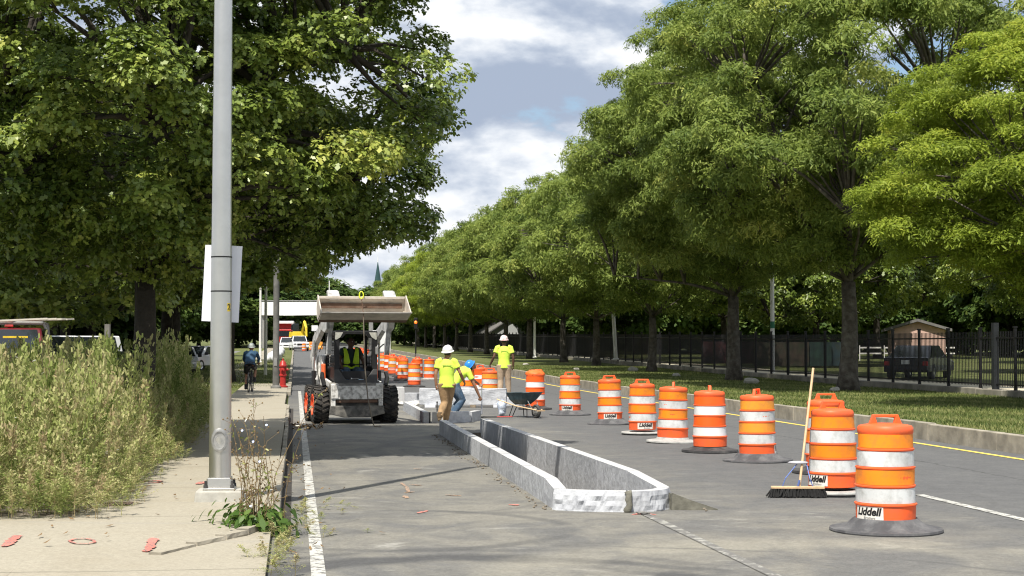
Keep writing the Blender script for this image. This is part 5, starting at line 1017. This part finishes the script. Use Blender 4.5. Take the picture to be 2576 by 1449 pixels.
# chassis tub
b = MB(); b.box((0, .1, .52), (1.20, 2.1, .62)); b.build('chassis', M_DUSTB, t, bevel=.03)
b = MB(); b.prism([(-.95, .86), (-.95, .30), (-.88, .20), (-.80, .20), (-.80, .92)], -.60, .60, 'x'); b.build('front_plate', M_DUSTB, t, bevel=.02)
b = MB(); b.box((0, -.985, .69), (1.16, .06, .30), (.97, 1)); b.box((-.53, -.985, .45), (.10, .05, .22)); b.box((.53, -.985, .45), (.10, .05, .22)); b.build('quick_attach_frame', M_DWHITE, t, bevel=.012)
MB().box((0, -.975, .50), (.92, .04, .07)).build('step_bar', M_BUCKD, t, bevel=.01)
b = MB(); b.prism([(-.60, .40), (-.62, .22), (-.3, .14), (.3, .14), (.62, .22), (.60, .40)], -1.02, -.955, 'y'); b.build('skid_lip', M_DUSTB, t, bevel=.015)
for x in (-.5, .5): MB().box((x, -1.0, .72), (.16, .08, .34)).build('lever_bracket', M_DWHITE, t, bevel=.02)
b = MB(); b.box((0, 1.05, 1.05), (1.30, .5, .95), (.92, .8)); b.build('engine_cover', M_DWHITE, t, bevel=.05)
for x in (-1, 1):
    b = MB(); b.prism([(-.75, .72), (1.2, .72), (1.25, 1.45), (.55, 1.50), (.2, 1.0), (-.75, .93)], x * .56 - .03, x * .56 + .03, 'x'); b.build('side_panel', M_DWHITE, t, bevel=.012)
    MB().box((x * .60, .15, 1.12), (.07, .34, .40)).build('side_panel', mat('orange_panel', (.85, .16, .05), .5, var=.1), t, bevel=.03)
# cab: frame of posts with the front opening
cw, yf, yr, zb, zt = .485, -.78, .62, .86, 2.06
def bar(b, p, q, r): b.loft([p, q], r, n=4)
b = MB()
b.prism([(-cw, zt - .02), (-cw + .03, zt), (cw - .03, zt), (cw, zt - .02), (cw, zt - .16), (.31, zt - .16), (.23, zt - .075), (-.23, zt - .075), (-.31, zt - .16), (-cw, zt - .16)], yf - .03, yf + .05, 'y')
for sx in (-1, 1):
    b.prism([(sx * cw, zt - .15), (sx * (cw - .115), zt - .15), (sx * (cw - .12), 1.22), (sx * (cw - .02), 1.12), (sx * cw, 1.12)], yf - .03, yf + .05, 'y')
    for y in (yr,): b.box((sx * (cw - .04), y, 1.5), (.08, .08, 1.15))
    b.box((sx * (cw - .03), (yf + yr) / 2, zt - .05), (.06, yr - yf, .1)); b.box((sx * (cw - .02), (yf + yr) / 2, 1.05), (.04, yr - yf, .42))
b.box((0, (yf + yr) / 2, zt - .02), (2 * cw - .06, yr - yf - .02, .05)); b.build('cab_frame', M_CAB, t, bevel=.014)
b = MB(); b.prism([(-cw, 1.20), (-cw + .10, 1.20), (-.23, .97), (.23, .97), (cw - .10, 1.20), (cw, 1.20), (cw, .885), (cw - .07, .86), (-cw + .07, .86), (-cw, .885)], yf - .055, yf + .02, 'y'); b.build('cab_sill', mat('cab_grey', (.07, .07, .072), .55, var=.2, vs=8), t, bevel=.012)
b = MB(); b.prism([(-.33, 1.12), (-.21, .985), (.21, .985), (.33, 1.12), (.33, 1.16), (-.33, 1.16)], yf + .06, yf + .10, 'y'); q_ = b.build('foot_guard', M_BLACK, t)
MB().at((-.10, yf - .062, 1.0), (R(90), 0, 0)).lathe([(.017, 0), (.017, .004)], 14).build('emblem', M_WPAINT, t)
b = MB()
for k in range(6): b.box((-.065 + k * .024, yf - .062, 1.0), (.016, .004, .014))
b.build('emblem_lettering', M_GREY, t)
for sx in (-1, 1):
    b = MB(); b.prism([(sx * .465, zt - .035), (sx * .29, zt - .035), (sx * .35, zt - .14), (sx * .44, zt - .2), (sx * .47, zt - .19)], yf - .045, yf - .031, 'y'); b.build('work_light', mat('lamp_lens', (.45, .45, .40), .3, var=.2, vs=20), t, bevel=.006)
    b = MB()                                                     # side mesh
    for k in range(9): b.box((sx * (cw - .012), yf + .12 + k * .15, 1.62), (.012, .02, .72))
    for k in range(5): b.box((sx * (cw - .012), (yf + yr) / 2, 1.32 + k * .15), (.014, 1.3, .016))
    b.build('side_screen', M_CAB, t)
MB().box((0, .30, 1.10), (.55, .5, .12)).build('seat', mat('seat_vinyl', (.03, .03, .032), .6), t, bevel=.04); MB().box((.10, .55, 1.36), (.42, .10, .5)).build('seat_back', mat('seat_vinyl2', (.03, .03, .032), .6), t, bevel=.04)
for sx in (-1, 1): MB().loft([(sx * .30, -.25, .98), (sx * .28, -.28, 1.22), (sx * .27, -.26, 1.30)], [.014, .014, .024], n=8).build('control_lever', M_BLACK, t)
MB().loft([(-.30, .25, 1.42), (-.28, -.12, 1.30), (.28, -.12, 1.30), (.30, .25, 1.42)], .02, n=8).build('safety_bar', M_BLACK, t)
b = MB(); b.box((.47, yf - .04, 1.62), (.07, .05, .18)); b.build('mirror', M_GREY, t, bevel=.015)
# lift arms
for sx in (-1, 1):
    x = sx * .69
    b = MB(); b.prism([(1.25, 1.32), (1.40, 1.50), (.9, 1.95), (-.5, 2.28), (-1.10, 2.33), (-1.55, 2.50), (-1.62, 2.40), (-1.45, 2.10), (-1.05, 2.02), (-.5, 2.08), (.75, 1.72)], x - .055, x + .055, 'x'); b.build('lift_arm', M_WARM, t, bevel=.012)
    b = MB(); b.prism([(-1.66, 2.62), (-1.50, 2.62), (-1.38, 2.20), (-1.15, 1.55), (-1.00, 1.52), (-1.02, 1.75), (-1.32, 2.02), (-1.58, 2.2)], x * .94 - .045, x * .94 + .045, 'x'); b.build('arm_knee', M_WARM, t, bevel=.015)
    MB().loft([(x * 1.1, .55, .75), (x * 1.1, .60, 1.15)], .055, n=12).build('cylinder', M_BLACK, t, smooth='auto'); MB().loft([(x * 1.1, .60, 1.15), (x * 1.08, .50, 1.86)], .026, n=10).build('cylinder_rod', M_CHROME, t, smooth='auto')
    b = MB(); b.prism([(.50, .95), (.75, .95), (1.42, 1.45), (1.35, 1.6), (1.1, 1.55)], x * 1.02 - .03, x * 1.02 + .03, 'x'); b.build('rear_link', M_WARM, t, bevel=.01)
    b = MB(); b.loft([(x * 1.0, -.72, .84), (x * 1.06, -.66, 1.02), (x * 1.04, -.55, 1.12)], [.05, .05, .04], n=6); b.build('arm_stop', M_BLACK, t)
    MB().loft([(x * .92, -1.05, 1.70), (x * .92, -1.50, 2.40)], .032, n=10).build('tilt_cylinder', M_BLACK, t, smooth='auto')
    MB().loft([(x * .9, -1.45, 2.2), (x * .98, -1.1, 1.8), (x * 1.0, -.3, 1.75), (x * .95, .4, 1.6)], .014, n=6).build('hydraulic_hose', M_BLACK, t)
MB().box((0, -1.52, 2.36), (1.3, .10, .12)).build('cross_tube', M_WARM, t, bevel=.02)
for sx in (-1, 1): b = MB(); b.prism([(-1.75, 2.72), (-1.45, 2.75), (-1.40, 2.95), (-1.52, 2.93), (-1.75, 2.80)], sx * .62 - .13, sx * .62 + .13, 'x'); b.build('bucket_bracket', M_WARM, t, bevel=.03)
# bucket
BW = .965; by = -1.70; xo = -.02
out_ = [(-2.42, 2.435), (-2.42, 2.455), (by - .10, 2.275), (by - .02, 2.33), (by + .03, 2.48), (by + .02, 2.66), (by - .04, 2.785), (by - .075, 2.785), (by - .0, 2.66), (by - .0, 2.50), (by - .05, 2.37), (by - .11, 2.31)]
path = [(-2.42, 2.445), (by - .12, 2.27), (by - .02, 2.33), (by + .03, 2.48), (by + .02, 2.66), (by - .05, 2.79)]
def shell(path, th):
    o1, o2 = [], []
    for i, p in enumerate(path):
        d = Vector(path[min(i + 1, len(path) - 1)]) - Vector(path[max(0, i - 1)]); d.normalize(); n_ = Vector((d.y, -d.x)); o1.append(p); o2.append((p[0] + n_.x * th, p[1] + n_.y * th))
    return o1 + o2[::-1]
bk = MB(); bk.prism(shell(path, .03), -BW + xo, BW + xo, 'x'); bucket = bk.build('bucket', M_BUCK, t, bevel=.004)
sd = [(-2.40, 2.45), (by - .12, 2.285), (by - .02, 2.34), (by + .025, 2.48), (by + .015, 2.66), (by - .06, 2.80), (by - .10, 2.83)]
for sx in (-1, 1): MB().prism(sd, xo + sx * BW - .012, xo + sx * BW + .012, 'x').build('side_plate', M_BUCK, bucket, bevel=.003)
MB().box((xo, -2.40, 2.437), (2 * BW + .03, .12, .02)).build('cutting_edge', mat('worn_edge', (.5, .48, .44), .5, metal=.4, var=.2), bucket)
b = MB(); b.M = Matrix.Translation((0, 0, -.003)); b.add([(-BW + xo, -2.38, 2.415), (BW + xo, -2.38, 2.415), (BW + xo, by - .12, 2.238), (-BW + xo, by - .12, 2.238)], [(0, 1, 2, 3)]); b.build('wear_plate', M_BUCKD, bucket)
MB().box((xo, by - .065, 2.775), (2 * BW - .05, .06, .06)).build('top_lip', M_BUCK, bucket, bevel=.008)
MB().box((xo, by - .005, 2.60), (2 * BW - .14, .03, .11)).build('inner_plate', M_BUCKD, bucket, bevel=.006)
# chain and tag line hanging from the bucket
Ml = Matrix.Translation(LO) @ Matrix.Rotation(LA_, 4, 'Z')
c0 = Ml @ Vector((-.04, by - .11, 2.80)); t = thing('lifting_chain', 'lifting chain with a yellow hook ring hung over the bucket and trailing to the ground', 'chain', c0)
b = MB(); b.M = Matrix.Rotation(R(90), 4, 'X'); pts = [(.045 * math.cos(a), .075 * math.sin(a), 0) for a in [2 * math.pi * k / 16 for k in range(17)]]; b.loft(pts, .014, n=6, cap=False, side=(0, 0, 1)); b.build('hook_ring', mat('hook_yellow', (.75, .85, .05), .4), t, loc=(0, -.01, .03))
b = MB()
end = [(0, -.01, -.05), (.02, -.03, -.16), (.06, -.35, -.30), (.10, -.58, -.36), (.105, -.62, -.48)]
ch = [Vector(p) for p in end]; L_ = 0
for i in range(len(ch) - 1):
    n = max(2, int((ch[i + 1] - ch[i]).length / .035))
    for k in range(n):
        c = ch[i].lerp(ch[i + 1], (k + .5) / n); d = (ch[i + 1] - ch[i]).normalized(); q = d.to_track_quat('Z', 'Y').to_matrix().to_4x4(); b.M = Matrix.Translation(c) @ q @ Matrix.Rotation(R(90 * (k % 2)), 4, 'Z') @ Matrix.Rotation(R(90), 4, 'X')
        b.loft([(.012 * math.cos(a), .024 * math.sin(a), 0) for a in [2 * math.pi * j / 8 for j in range(9)]], .0045, n=4, cap=False, side=(0, 0, 1))
b.build('chain_links', M_BUCKD, t); b = MB()
b.loft([(.105, -.62, -.46), (.12, -.64, -.9), (.15, -.66, -1.6), (.21, -.66, -2.2), (.30, -.64, -2.65), (.34, -.60, -2.785), (.50, -.75, -2.79)], .013, n=6); b.build('tag_line', mat('dusty_rope', (.20, .17, .13), .9), t)
# ================================================================ PEOPLE (facing +Y locally)
M_SKIN = mat('skin_tan', (.33, .17, .10), .55, var=.06, vs=9); M_SKIND = mat('skin_dark', (.11, .055, .035), .55, var=.06, vs=9)
M_TEE = mat('lime_tee', (.66, .92, .10), .8, var=.06, vs=9, bump=.5, bs=9, bd=.02); M_TEEP = mat('faded_print', (.46, .62, .12), .9, var=.3, vs=40)
M_KHAKI = mat('khaki_trousers', (.36, .235, .125), .9, var=.22, vs=9, bump=.6, bs=12, bd=.02, dirt=(.16, .10, .05), da=.5, ds=6); M_KHAKI2 = mat('pale_khaki', (.44, .33, .23), .9, var=.18, vs=9, bump=.6, bs=12, bd=.02)
M_JEAN = mat('jeans', (.05, .09, .15), .9, var=.3, vs=9, bump=.4, bs=14, dirt=(.25, .3, .35), da=.7, ds=6); M_BOOT = mat('tan_boot', (.20, .14, .08), .8, var=.3, vs=12, dirt=(.05, .04, .03), da=.6, ds=12)
M_HAIR = mat('dark_hair', (.012, .010, .009), .7)
def V3(*a): return Vector(a)
def arm_loft(b, sh, el, wr, k=1., r=(.051, .046, .040, .028)): b.loft([sh, sh.lerp(el, .45), el, el.lerp(wr, .35), wr], [r[0] * k, r[1] * k, r[2] * k * .95, r[2] * k, r[3] * k], n=10)
def hand(b, wr, d, palm_n, side, curl=.6):
    """palm plus five bent fingers; d = forearm direction, palm_n = palm normal"""
    d = d.normalized(); palm_n = (palm_n - d * palm_n.dot(d)).normalized(); s = d.cross(palm_n).normalized() * side; p1 = wr + d * .085
    b.loft([wr - d * .01, wr + d * .04, p1], [.026, .038, .040], [.020, .017, .014], n=8, side=s)
    for k, (o, L_) in enumerate(((-.030, .066), (-.010, .076), (.011, .071), (.030, .055))):
        q = p1 + s * o - d * .01; a = q + (d * math.cos(curl * .5) + palm_n * math.sin(curl * .5)) * L_ * .5; e = a + (d * math.cos(curl * 1.6) + palm_n * math.sin(curl * 1.6)) * L_ * .35; f = e + (d * math.cos(curl * 2.6) + palm_n * math.sin(curl * 2.6)) * L_ * .28
        b.loft([q, a, e, f], [.0105, .0095, .0088, .007], n=6)
    q = wr + d * .03 - s * .03; a = q - s * .022 + d * .025 + palm_n * .012; e = a + d * .03 + palm_n * .014; b.loft([q, a, e], [.014, .0115, .009], n=6)
def head(b, c, yaw=0., pitch=0.):
    """skull, jaw, nose, brow, ears, eyes; faces +Y before turning"""
    M_ = Matrix.Translation(c) @ Matrix.Rotation(yaw, 4, 'Z') @ Matrix.Rotation(-pitch, 4, 'X'); old = b.M; b.M = M_
    b.ball((0, -.012, .02), (.076, .095, .098), 18, 12); b.loft([(0, .02, .0), (0, .035, -.05), (0, .048, -.098)], [.068, .058, .032], [.075, .055, .030], n=12)
    b.loft([(0, .082, .025), (0, .108, -.018), (0, .095, -.03)], [.009, .016, .012], n=6); b.ball((0, .083, .034), (.05, .014, .009), 8, 5)
    for sx in (-1, 1): b.ball((sx * .079, -.008, -.005), (.010, .020, .032), 8, 6); b.ball((sx * .045, .055, -.02), (.022, .03, .02), 8, 6)
    b.ball((0, .085, -.062), (.024, .010, .008), 8, 5); b.M = old; return M_
def face_bits(par, M_):
    for sx in (-1, 1):
        b = MB(); b.M = M_; b.ball((sx * .031, .083, .010), (.013, .008, .007), 8, 5); e = b.build('eye', M_WPAINT, par, smooth=True); b = MB(); b.M = M_; b.ball((sx * .031, .089, .010), (.0055, .004, .0055), 6, 4); b.build('pupil', M_BLACK, e)
    b = MB(); b.M = M_; b.ball((0, .092, -.060), (.024, .006, .004), 8, 4); b.build('mouth', mat('lips', (.20, .07, .06), .6), par, smooth=True)
def hardhat(M_, m, par=None, brim=True, label=None, dirt=None, hs=1.):
    b = MB(); b.M = M_ @ Matrix.Translation((0, -.005, .045)) @ Matrix.Scale(1.14 * hs, 4, (0, 1, 0)) @ Matrix.Scale(hs, 4, (1, 0, 0)) @ Matrix.Scale(hs, 4, (0, 0, 1))
    b.lathe([(.095, .0), (.138, -.008), (.140, -.002), (.117, .012), (.112, .05), (.095, .095), (.06, .125), (.02, .137), (.0001, .138)], 28)
    b.box((0, 0, .128), (.016, .12, .016)); return b.build('hard_hat', m, par, smooth='auto')
def legs_loft(b, J, kx=1., extra=.0):
    for s in ('L', 'R'):
        h, k, a = J['hip' + s], J['knee' + s], J['ank' + s]; b.loft([h + V3(0, 0, .03), h.lerp(k, .4), k, k.lerp(a, .35), a], [x * kx + extra for x in (.090, .078, .056, .056, .040)], n=12)
def boot(par, ank, fd, m=M_BOOT, pitch=0.):
    """boot from ankle pointing along fd; pitch lifts the heel"""
    fd = fd.normalized(); a = ank; q = Matrix.Rotation(-pitch, 4, fd.cross(V3(0, 0, 1)).normalized() * -1) if pitch else Matrix.Identity(4)
    def T(v): return a + (q @ v)
    dn = V3(0, 0, -1); b = MB(); b.loft([a + V3(0, 0, .10), T(V3(0, 0, 0)), T(dn * .05 - fd * .01)], [.052, .050, .050], n=10)
    b.loft([T(dn * .055 - fd * .07), T(dn * .05 - fd * .02), T(dn * .055 + fd * .07), T(dn * .065 + fd * .15), T(dn * .072 + fd * .185)], [.038, .046, .050, .048, .025], [.035, .042, .036, .028, .016], n=10, side=fd.cross(V3(0, 0, 1)))
    return b.build('boot', m, par, remesh=.011)
def worker(label, loc, rz, J, skin, tee, trouser, hatm, rig, headyaw=0., headpitch=0., face=False, boots=None, printed=True, hat=True, sleeves=.55, cat='person', vs=.009, group=None):
    t = thing('person', label, cat, loc, rz, group)
    b = MB(); pv, ch, nk, hd = J['pelvis'], J['chest'], J['neck'], J['head']
    b.loft([pv, pv.lerp(ch, .5), ch, ch.lerp(nk, .6), nk], [.155, .135, .165, .12, .058], [.105, .10, .115, .09, .056], n=14); b.loft([nk - (hd - nk) * .2, nk.lerp(hd, .5), hd], [.058, .054, .055], n=10)
    for s, sg in (('L', -1), ('R', 1)):
        arm_loft(b, J['sh' + s], J['el' + s], J['wr' + s]); b.loft([J['sh' + s].lerp(nk, .4), J['sh' + s]], [.058, .052], n=8)
        hand(b, J['wr' + s], J['hd' + s] if 'hd' + s in J else J['wr' + s] - J['el' + s], J.get('pn' + s, V3(-sg, .2, 0)), sg, J.get('curl' + s, .5))
    legs_loft(b, J, .9); M_ = head(b, hd, headyaw, headpitch); body = b.build('body', skin, t, remesh=vs)
    b = MB(); up = (nk - ch).normalized(); b.loft([pv - (ch - pv).normalized() * .10, pv, pv.lerp(ch, .45), ch, ch.lerp(nk, .5), nk - up * .015], [.182, .178, .158, .192, .170, .078], [.132, .130, .122, .138, .112, .072], n=20, side=J.get('side', (1, 0, 0)))
    for s in ('L', 'R'):
        sh, el = J['sh' + s], J['el' + s]; b.loft([sh.lerp(nk, .45), sh + (el - sh) * .02, sh.lerp(el, sleeves * .5), sh.lerp(el, sleeves)], [.074, .075, .068, .074], n=12)
    o = b.build('shirt', tee, t, remesh=.014)
    if printed:
        b = MB(); side = (J['shR'] - J['shL']).normalized(); bk = up.cross(side) * 1; cc = ch.lerp(nk, .32); rg = random.Random(3)
        dn_ = -bk if bk.y > 0 else bk
        x = -.10
        while x < .10:
            w_ = rg.uniform(.012, .03); c = cc + side * (x + w_ / 2) + dn_ * .139 + up * (-.02 - .35 * x * x); b.M = Matrix.Translation(c) @ Matrix.Rotation(math.atan2(-x, .13) * .5, 4, 'Z'); b.box((0, 0, 0), (w_, .014, .03)); x += w_ + .005
        b.build('faded_print', M_TEEP, o)
    b = MB(); b.loft([J['waist'] if 'waist' in J else pv.lerp(ch, .12), pv - V3(0, 0, .04), (J['hipL'] + J['hipR']) / 2 - V3(0, 0, .06)], [.165, .172, .165], [.118, .128, .115], n=16); legs_loft(b, J, 1.08, .026); b.build('trousers', trouser, t, remesh=.013)
    for s in ('L', 'R'): boot(t, J['ank' + s], J.get('toe' + s, V3(0, 1, 0)), boots or M_BOOT, J.get('lift' + s, 0.))
    if hat: hardhat(M_, hatm, t)
    b = MB(); b.M = M_; b.ball((0, -.03, .028), (.080, .082, .092), 14, 9); b.build('hair', M_HAIR, t, smooth=True)
    if face: face_bits(t, M_)
    return t, M_
M_HATW = mat('white_shell', (.82, .82, .80), .3, var=.03, dirt=(.35, .3, .28), da=.5, ds=14); M_HATB = mat('blue_shell', (.03, .22, .68), .25, var=.05); M_HATR = mat('white_red_shell', (.80, .78, .76), .35, var=.05, dirt=(.62, .05, .06), da=1., ds=11)
# 1: walking away, white helmet
J = dict(pelvis=V3(0, 0, .90), chest=V3(0, .03, 1.24), neck=V3(0, .05, 1.44), head=V3(.03, .08, 1.565), shL=V3(-.185, .04, 1.38), shR=V3(.185, .04, 1.38),
         elL=V3(-.245, -.02, 1.10), wrL=V3(-.235, .0, .86), elR=V3(.30, .0, 1.12), wrR=V3(.40, .20, .93), hipL=V3(-.09, 0, .88), hipR=V3(.09, 0, .88),
         kneeL=V3(-.04, .04, .48), ankL=V3(-.17, -.24, .18), kneeR=V3(.05, .14, .49), ankR=V3(-.01, .22, .09), liftL=R(38), curlL=.8, curlR=.9)
Yw = 34.6; worker('person in white hard hat, lime shirt and khaki trousers walking away beside the kerbs', (XA(1124, Yw), Yw, 0), R(6), J, M_SKIN, M_TEE, M_KHAKI, M_HATW, None, headyaw=R(-25), headpitch=R(-14))
# 2: bending forward over the work, blue helmet, facing right
J = dict(pelvis=V3(0, -.02, .82), chest=V3(0, .20, 1.08), neck=V3(0, .33, 1.22), head=V3(0, .45, 1.23), shL=V3(-.18, .28, 1.14), shR=V3(.18, .30, 1.10),
         elL=V3(-.24, .50, .96), wrL=V3(-.14, .68, .82), elR=V3(.22, .44, .80), wrR=V3(.19, .58, .52), hipL=V3(-.10, -.02, .78), hipR=V3(.10, -.02, .78),
         kneeL=V3(-.16, .20, .44), ankL=V3(-.15, -.02, .09), kneeR=V3(.16, .16, .44), ankR=V3(.15, -.10, .09), curlL=1.1, curlR=1.1, side=(1, 0, 0), waist=V3(0, .02, .84))
Yw = 37.2; pos2 = Vector((XA(1142, Yw), Yw, 0)); a2 = R(-68); worker('person in blue hard hat and lime shirt bending over to work with a bar', pos2, a2, J, M_SKIN, M_TEE, M_JEAN, M_HATB, None, headpitch=R(-50), printed=False)
M2 = Matrix.Translation(pos2) @ Matrix.Rotation(a2, 4, 'Z'); q = M2 @ V3(-.12, .76, .88); q2 = M2 @ V3(.12, .66, .10); t = thing('pry_bar', 'pale steel pry bar held upright by the person in the blue hard hat', 'bar', (0, 0, 0)); MB().loft([q, q.lerp(q2, .5), q2], [.012, .014, .02], n=8).build('rod', M_CHROME, t, smooth='auto')
# 3: standing, back to us, red and white helmet
J = dict(pelvis=V3(0, 0, .94), chest=V3(0, .02, 1.29), neck=V3(0, .04, 1.50), head=V3(.0, .07, 1.63), shL=V3(-.20, .03, 1.44), shR=V3(.20, .03, 1.44),
         elL=V3(-.30, -.04, 1.17), wrL=V3(-.39, .10, .97), elR=V3(.27, -.02, 1.15), wrR=V3(.27, .03, .90), hipL=V3(-.10, 0, .92), hipR=V3(.10, 0, .92),
         kneeL=V3(-.10, .04, .50), ankL=V3(-.12, -.02, .09), kneeR=V3(.12, .06, .50), ankR=V3(.14, .10, .09), curlL=.8, curlR=.9)
Yw = 45.7; worker('person in red and white hard hat standing with back turned behind the wheelbarrow', (XA(1268, Yw), Yw, .235), R(2), J, M_SKIND, M_TEE, M_KHAKI2, M_HATR, None, headpitch=R(-6))
# 4: loader driver, sitting, facing the camera (local -Y of the loader)
J = dict(pelvis=V3(0, -.02, .30), chest=V3(0, -.03, .62), neck=V3(0, .0, .82), head=V3(.0, .03, .945), shL=V3(-.19, -.02, .76), shR=V3(.19, -.02, .76),
         elL=V3(-.27, .12, .52), wrL=V3(-.26, .36, .42), elR=V3(.27, .12, .52), wrR=V3(.26, .36, .42), hipL=V3(-.10, 0, .27), hipR=V3(.10, 0, .27),
         kneeL=V3(-.17, .42, .30), ankL=V3(-.17, .50, .0), kneeR=V3(.17, .42, .30), ankR=V3(.17, .50, .0), curlL=1.3, curlR=1.3, pnL=V3(0, 0, -1), pnR=V3(0, 0, -1))
dp = Ml @ Vector((.03, .20, .86)); M_DTEE = mat('dark_tee', (.03, .05, .05), .85)
t, Mh = worker('person in a yellow-green safety vest sitting in the cab driving the loader', dp, LA_ + math.pi, J, M_SKIND, M_DTEE, M_JEAN, None, None, headyaw=R(38), headpitch=R(-6), face=True, printed=False, hat=False)
M_VEST = mat('hi_vis_vest', (.55, .80, .03), .6, var=.08)
b = MB()
for sg in (-1, 1): b.loft([V3(sg * .11, .125, .33), V3(sg * .105, .155, .50), V3(sg * .115, .150, .64), V3(sg * .135, .09, .79), V3(sg * .13, -.04, .83)], [.088, .078, .062, .042, .04], [.022] * 5, n=8)
b.loft([V3(-.17, .125, .36), V3(0, .16, .36), V3(.17, .125, .36)], [.03] * 3, [.03] * 3, n=6); b.build('safety_vest', M_VEST, t, remesh=.011)
MB().loft([V3(-.19, .10, .44), V3(0, .19, .44), V3(.19, .10, .44)], [.028] * 3, [.01] * 3, n=6, side=(0, 0, 1)).build('waist_belt', M_BLACK, t)
# 5: cyclist riding away
Yc = 54.5; t5 = thing('bicycle', 'bicycle ridden away along the left pavement', 'bicycle', (XA(631, Yc), Yc, .13), R(3))
for y in (-.50, .52):
    b = MB(); b.M = Matrix.Translation((0, y, .34)) @ Matrix.Rotation(R(90), 4, 'Y'); b.lathe([(.315, -.016), (.335, -.02), (.345, 0), (.335, .02), (.315, .016)], 36, True); w_ = b.build('wheel', M_RUB, t5, smooth=True)
    b = MB()
    for k in range(14): a = 2 * math.pi * k / 14; b.loft([(0, y, .34), (0, y + .32 * math.cos(a), .34 + .32 * math.sin(a))], .002, n=3, cap=False)
    b.build('spokes', M_GREY, w_)
b = MB(); S_, BBk, HT, R_ = V3(0, -.17, .86), V3(0, -.06, .29), V3(0, .36, .88), V3(0, -.50, .34)
for p_, q_ in ((S_, BBk), (S_ + V3(0, .02, -.08), HT), (BBk, HT - V3(0, 0, .1)), (BBk, R_), (S_ - V3(0, 0, .1), R_), (HT, V3(0, .52, .34)), (HT, HT + V3(0, -.02, .10))): b.loft([p_, q_], .016, n=6)
b.build('frame', M_BLACK, t5); MB().loft([V3(-.22, .42, .94), V3(-.20, .34, .99), V3(.20, .34, .99), V3(.22, .42, .94)], .014, n=6).build('handlebar', M_BLACK, t5); b = MB(); b.ball((0, -.22, .90), (.075, .14, .03), 10, 6); b.build('saddle', M_BLACK, t5, smooth=True)
b = MB(); b.loft([V3(.0, -.06, .29), V3(.10, -.06, .29), V3(.10, .0, .13), V3(.17, .0, .13)], .012, n=5); b.loft([V3(0, -.06, .29), V3(-.10, -.06, .29), V3(-.10, -.12, .45), V3(-.17, -.12, .45)], .012, n=5); b.build('crank', M_GREY, t5)
J = dict(pelvis=V3(0, -.20, .98), chest=V3(0, .02, 1.26), neck=V3(0, .16, 1.42), head=V3(0, .24, 1.53), shL=V3(-.19, .10, 1.36), shR=V3(.19, .10, 1.36),
         elL=V3(-.26, .24, 1.16), wrL=V3(-.22, .38, 1.02), elR=V3(.26, .24, 1.16), wrR=V3(.22, .38, 1.02), hipL=V3(-.10, -.20, .95), hipR=V3(.10, -.20, .95),
         kneeL=V3(-.14, -.0, .60), ankL=V3(-.15, -.10, .18), kneeR=V3(.15, .14, .80), ankR=V3(.15, -.06, .42), curlL=1.3, curlR=1.3, pnL=V3(0, 0, -1), pnR=V3(0, 0, -1))
t = thing('person', 'person in blue top and black shorts riding a bicycle away along the pavement', 'person', (XA(631, Yc), Yc, .13), R(3))
b = MB(); pv, ch, nk, hd = J['pelvis'], J['chest'], J['neck'], J['head']; b.loft([pv, pv.lerp(ch, .5), ch, nk], [.15, .13, .16, .06], [.10, .10, .11, .055], n=12); b.loft([nk, hd], .055, n=8)
for s, sg in (('L', -1), ('R', 1)): arm_loft(b, J['sh' + s], J['el' + s], J['wr' + s]); hand(b, J['wr' + s], V3(0, 1, -.2), V3(0, 0, -1), sg, 1.3)
legs_loft(b, J, .92); Mh = head(b, hd, 0, R(-10)); b.build('body', M_SKIN, t, remesh=.009)
M_BLUE = mat('blue_jersey', (.025, .07, .13), .75, var=.1, vs=6)
b = MB(); b.loft([pv - V3(0, .04, .05), pv.lerp(ch, .5), ch, ch.lerp(nk, .6), nk], [.185, .175, .195, .15, .07], [.13, .13, .135, .11, .065], n=14)
for s in ('L', 'R'): b.loft([J['sh' + s].lerp(nk, .4), J['sh' + s], J['el' + s], J['wr' + s].lerp(J['el' + s], .15)], [.08, .075, .058, .045], n=10)
b.build('jersey', M_BLUE, t, remesh=.014); b = MB(); b.loft([pv + V3(0, .02, .04), pv - V3(0, .02, .06)], [.18, .185], [.14, .14], n=12)
for s in ('L', 'R'): b.loft([J['hip' + s], J['knee' + s].lerp(J['hip' + s], .22)], [.115, .10], n=10)
b.build('shorts', M_BLACK, t, remesh=.014); boot(t, J['ankL'], V3(0, 1, 0), M_BLACK); boot(t, J['ankR'], V3(0, 1, 0), M_BLACK)
hardhat(Mh, mat('pale_helmet', (.35, .38, .36), .5, var=.1), t).name = 'helmet'
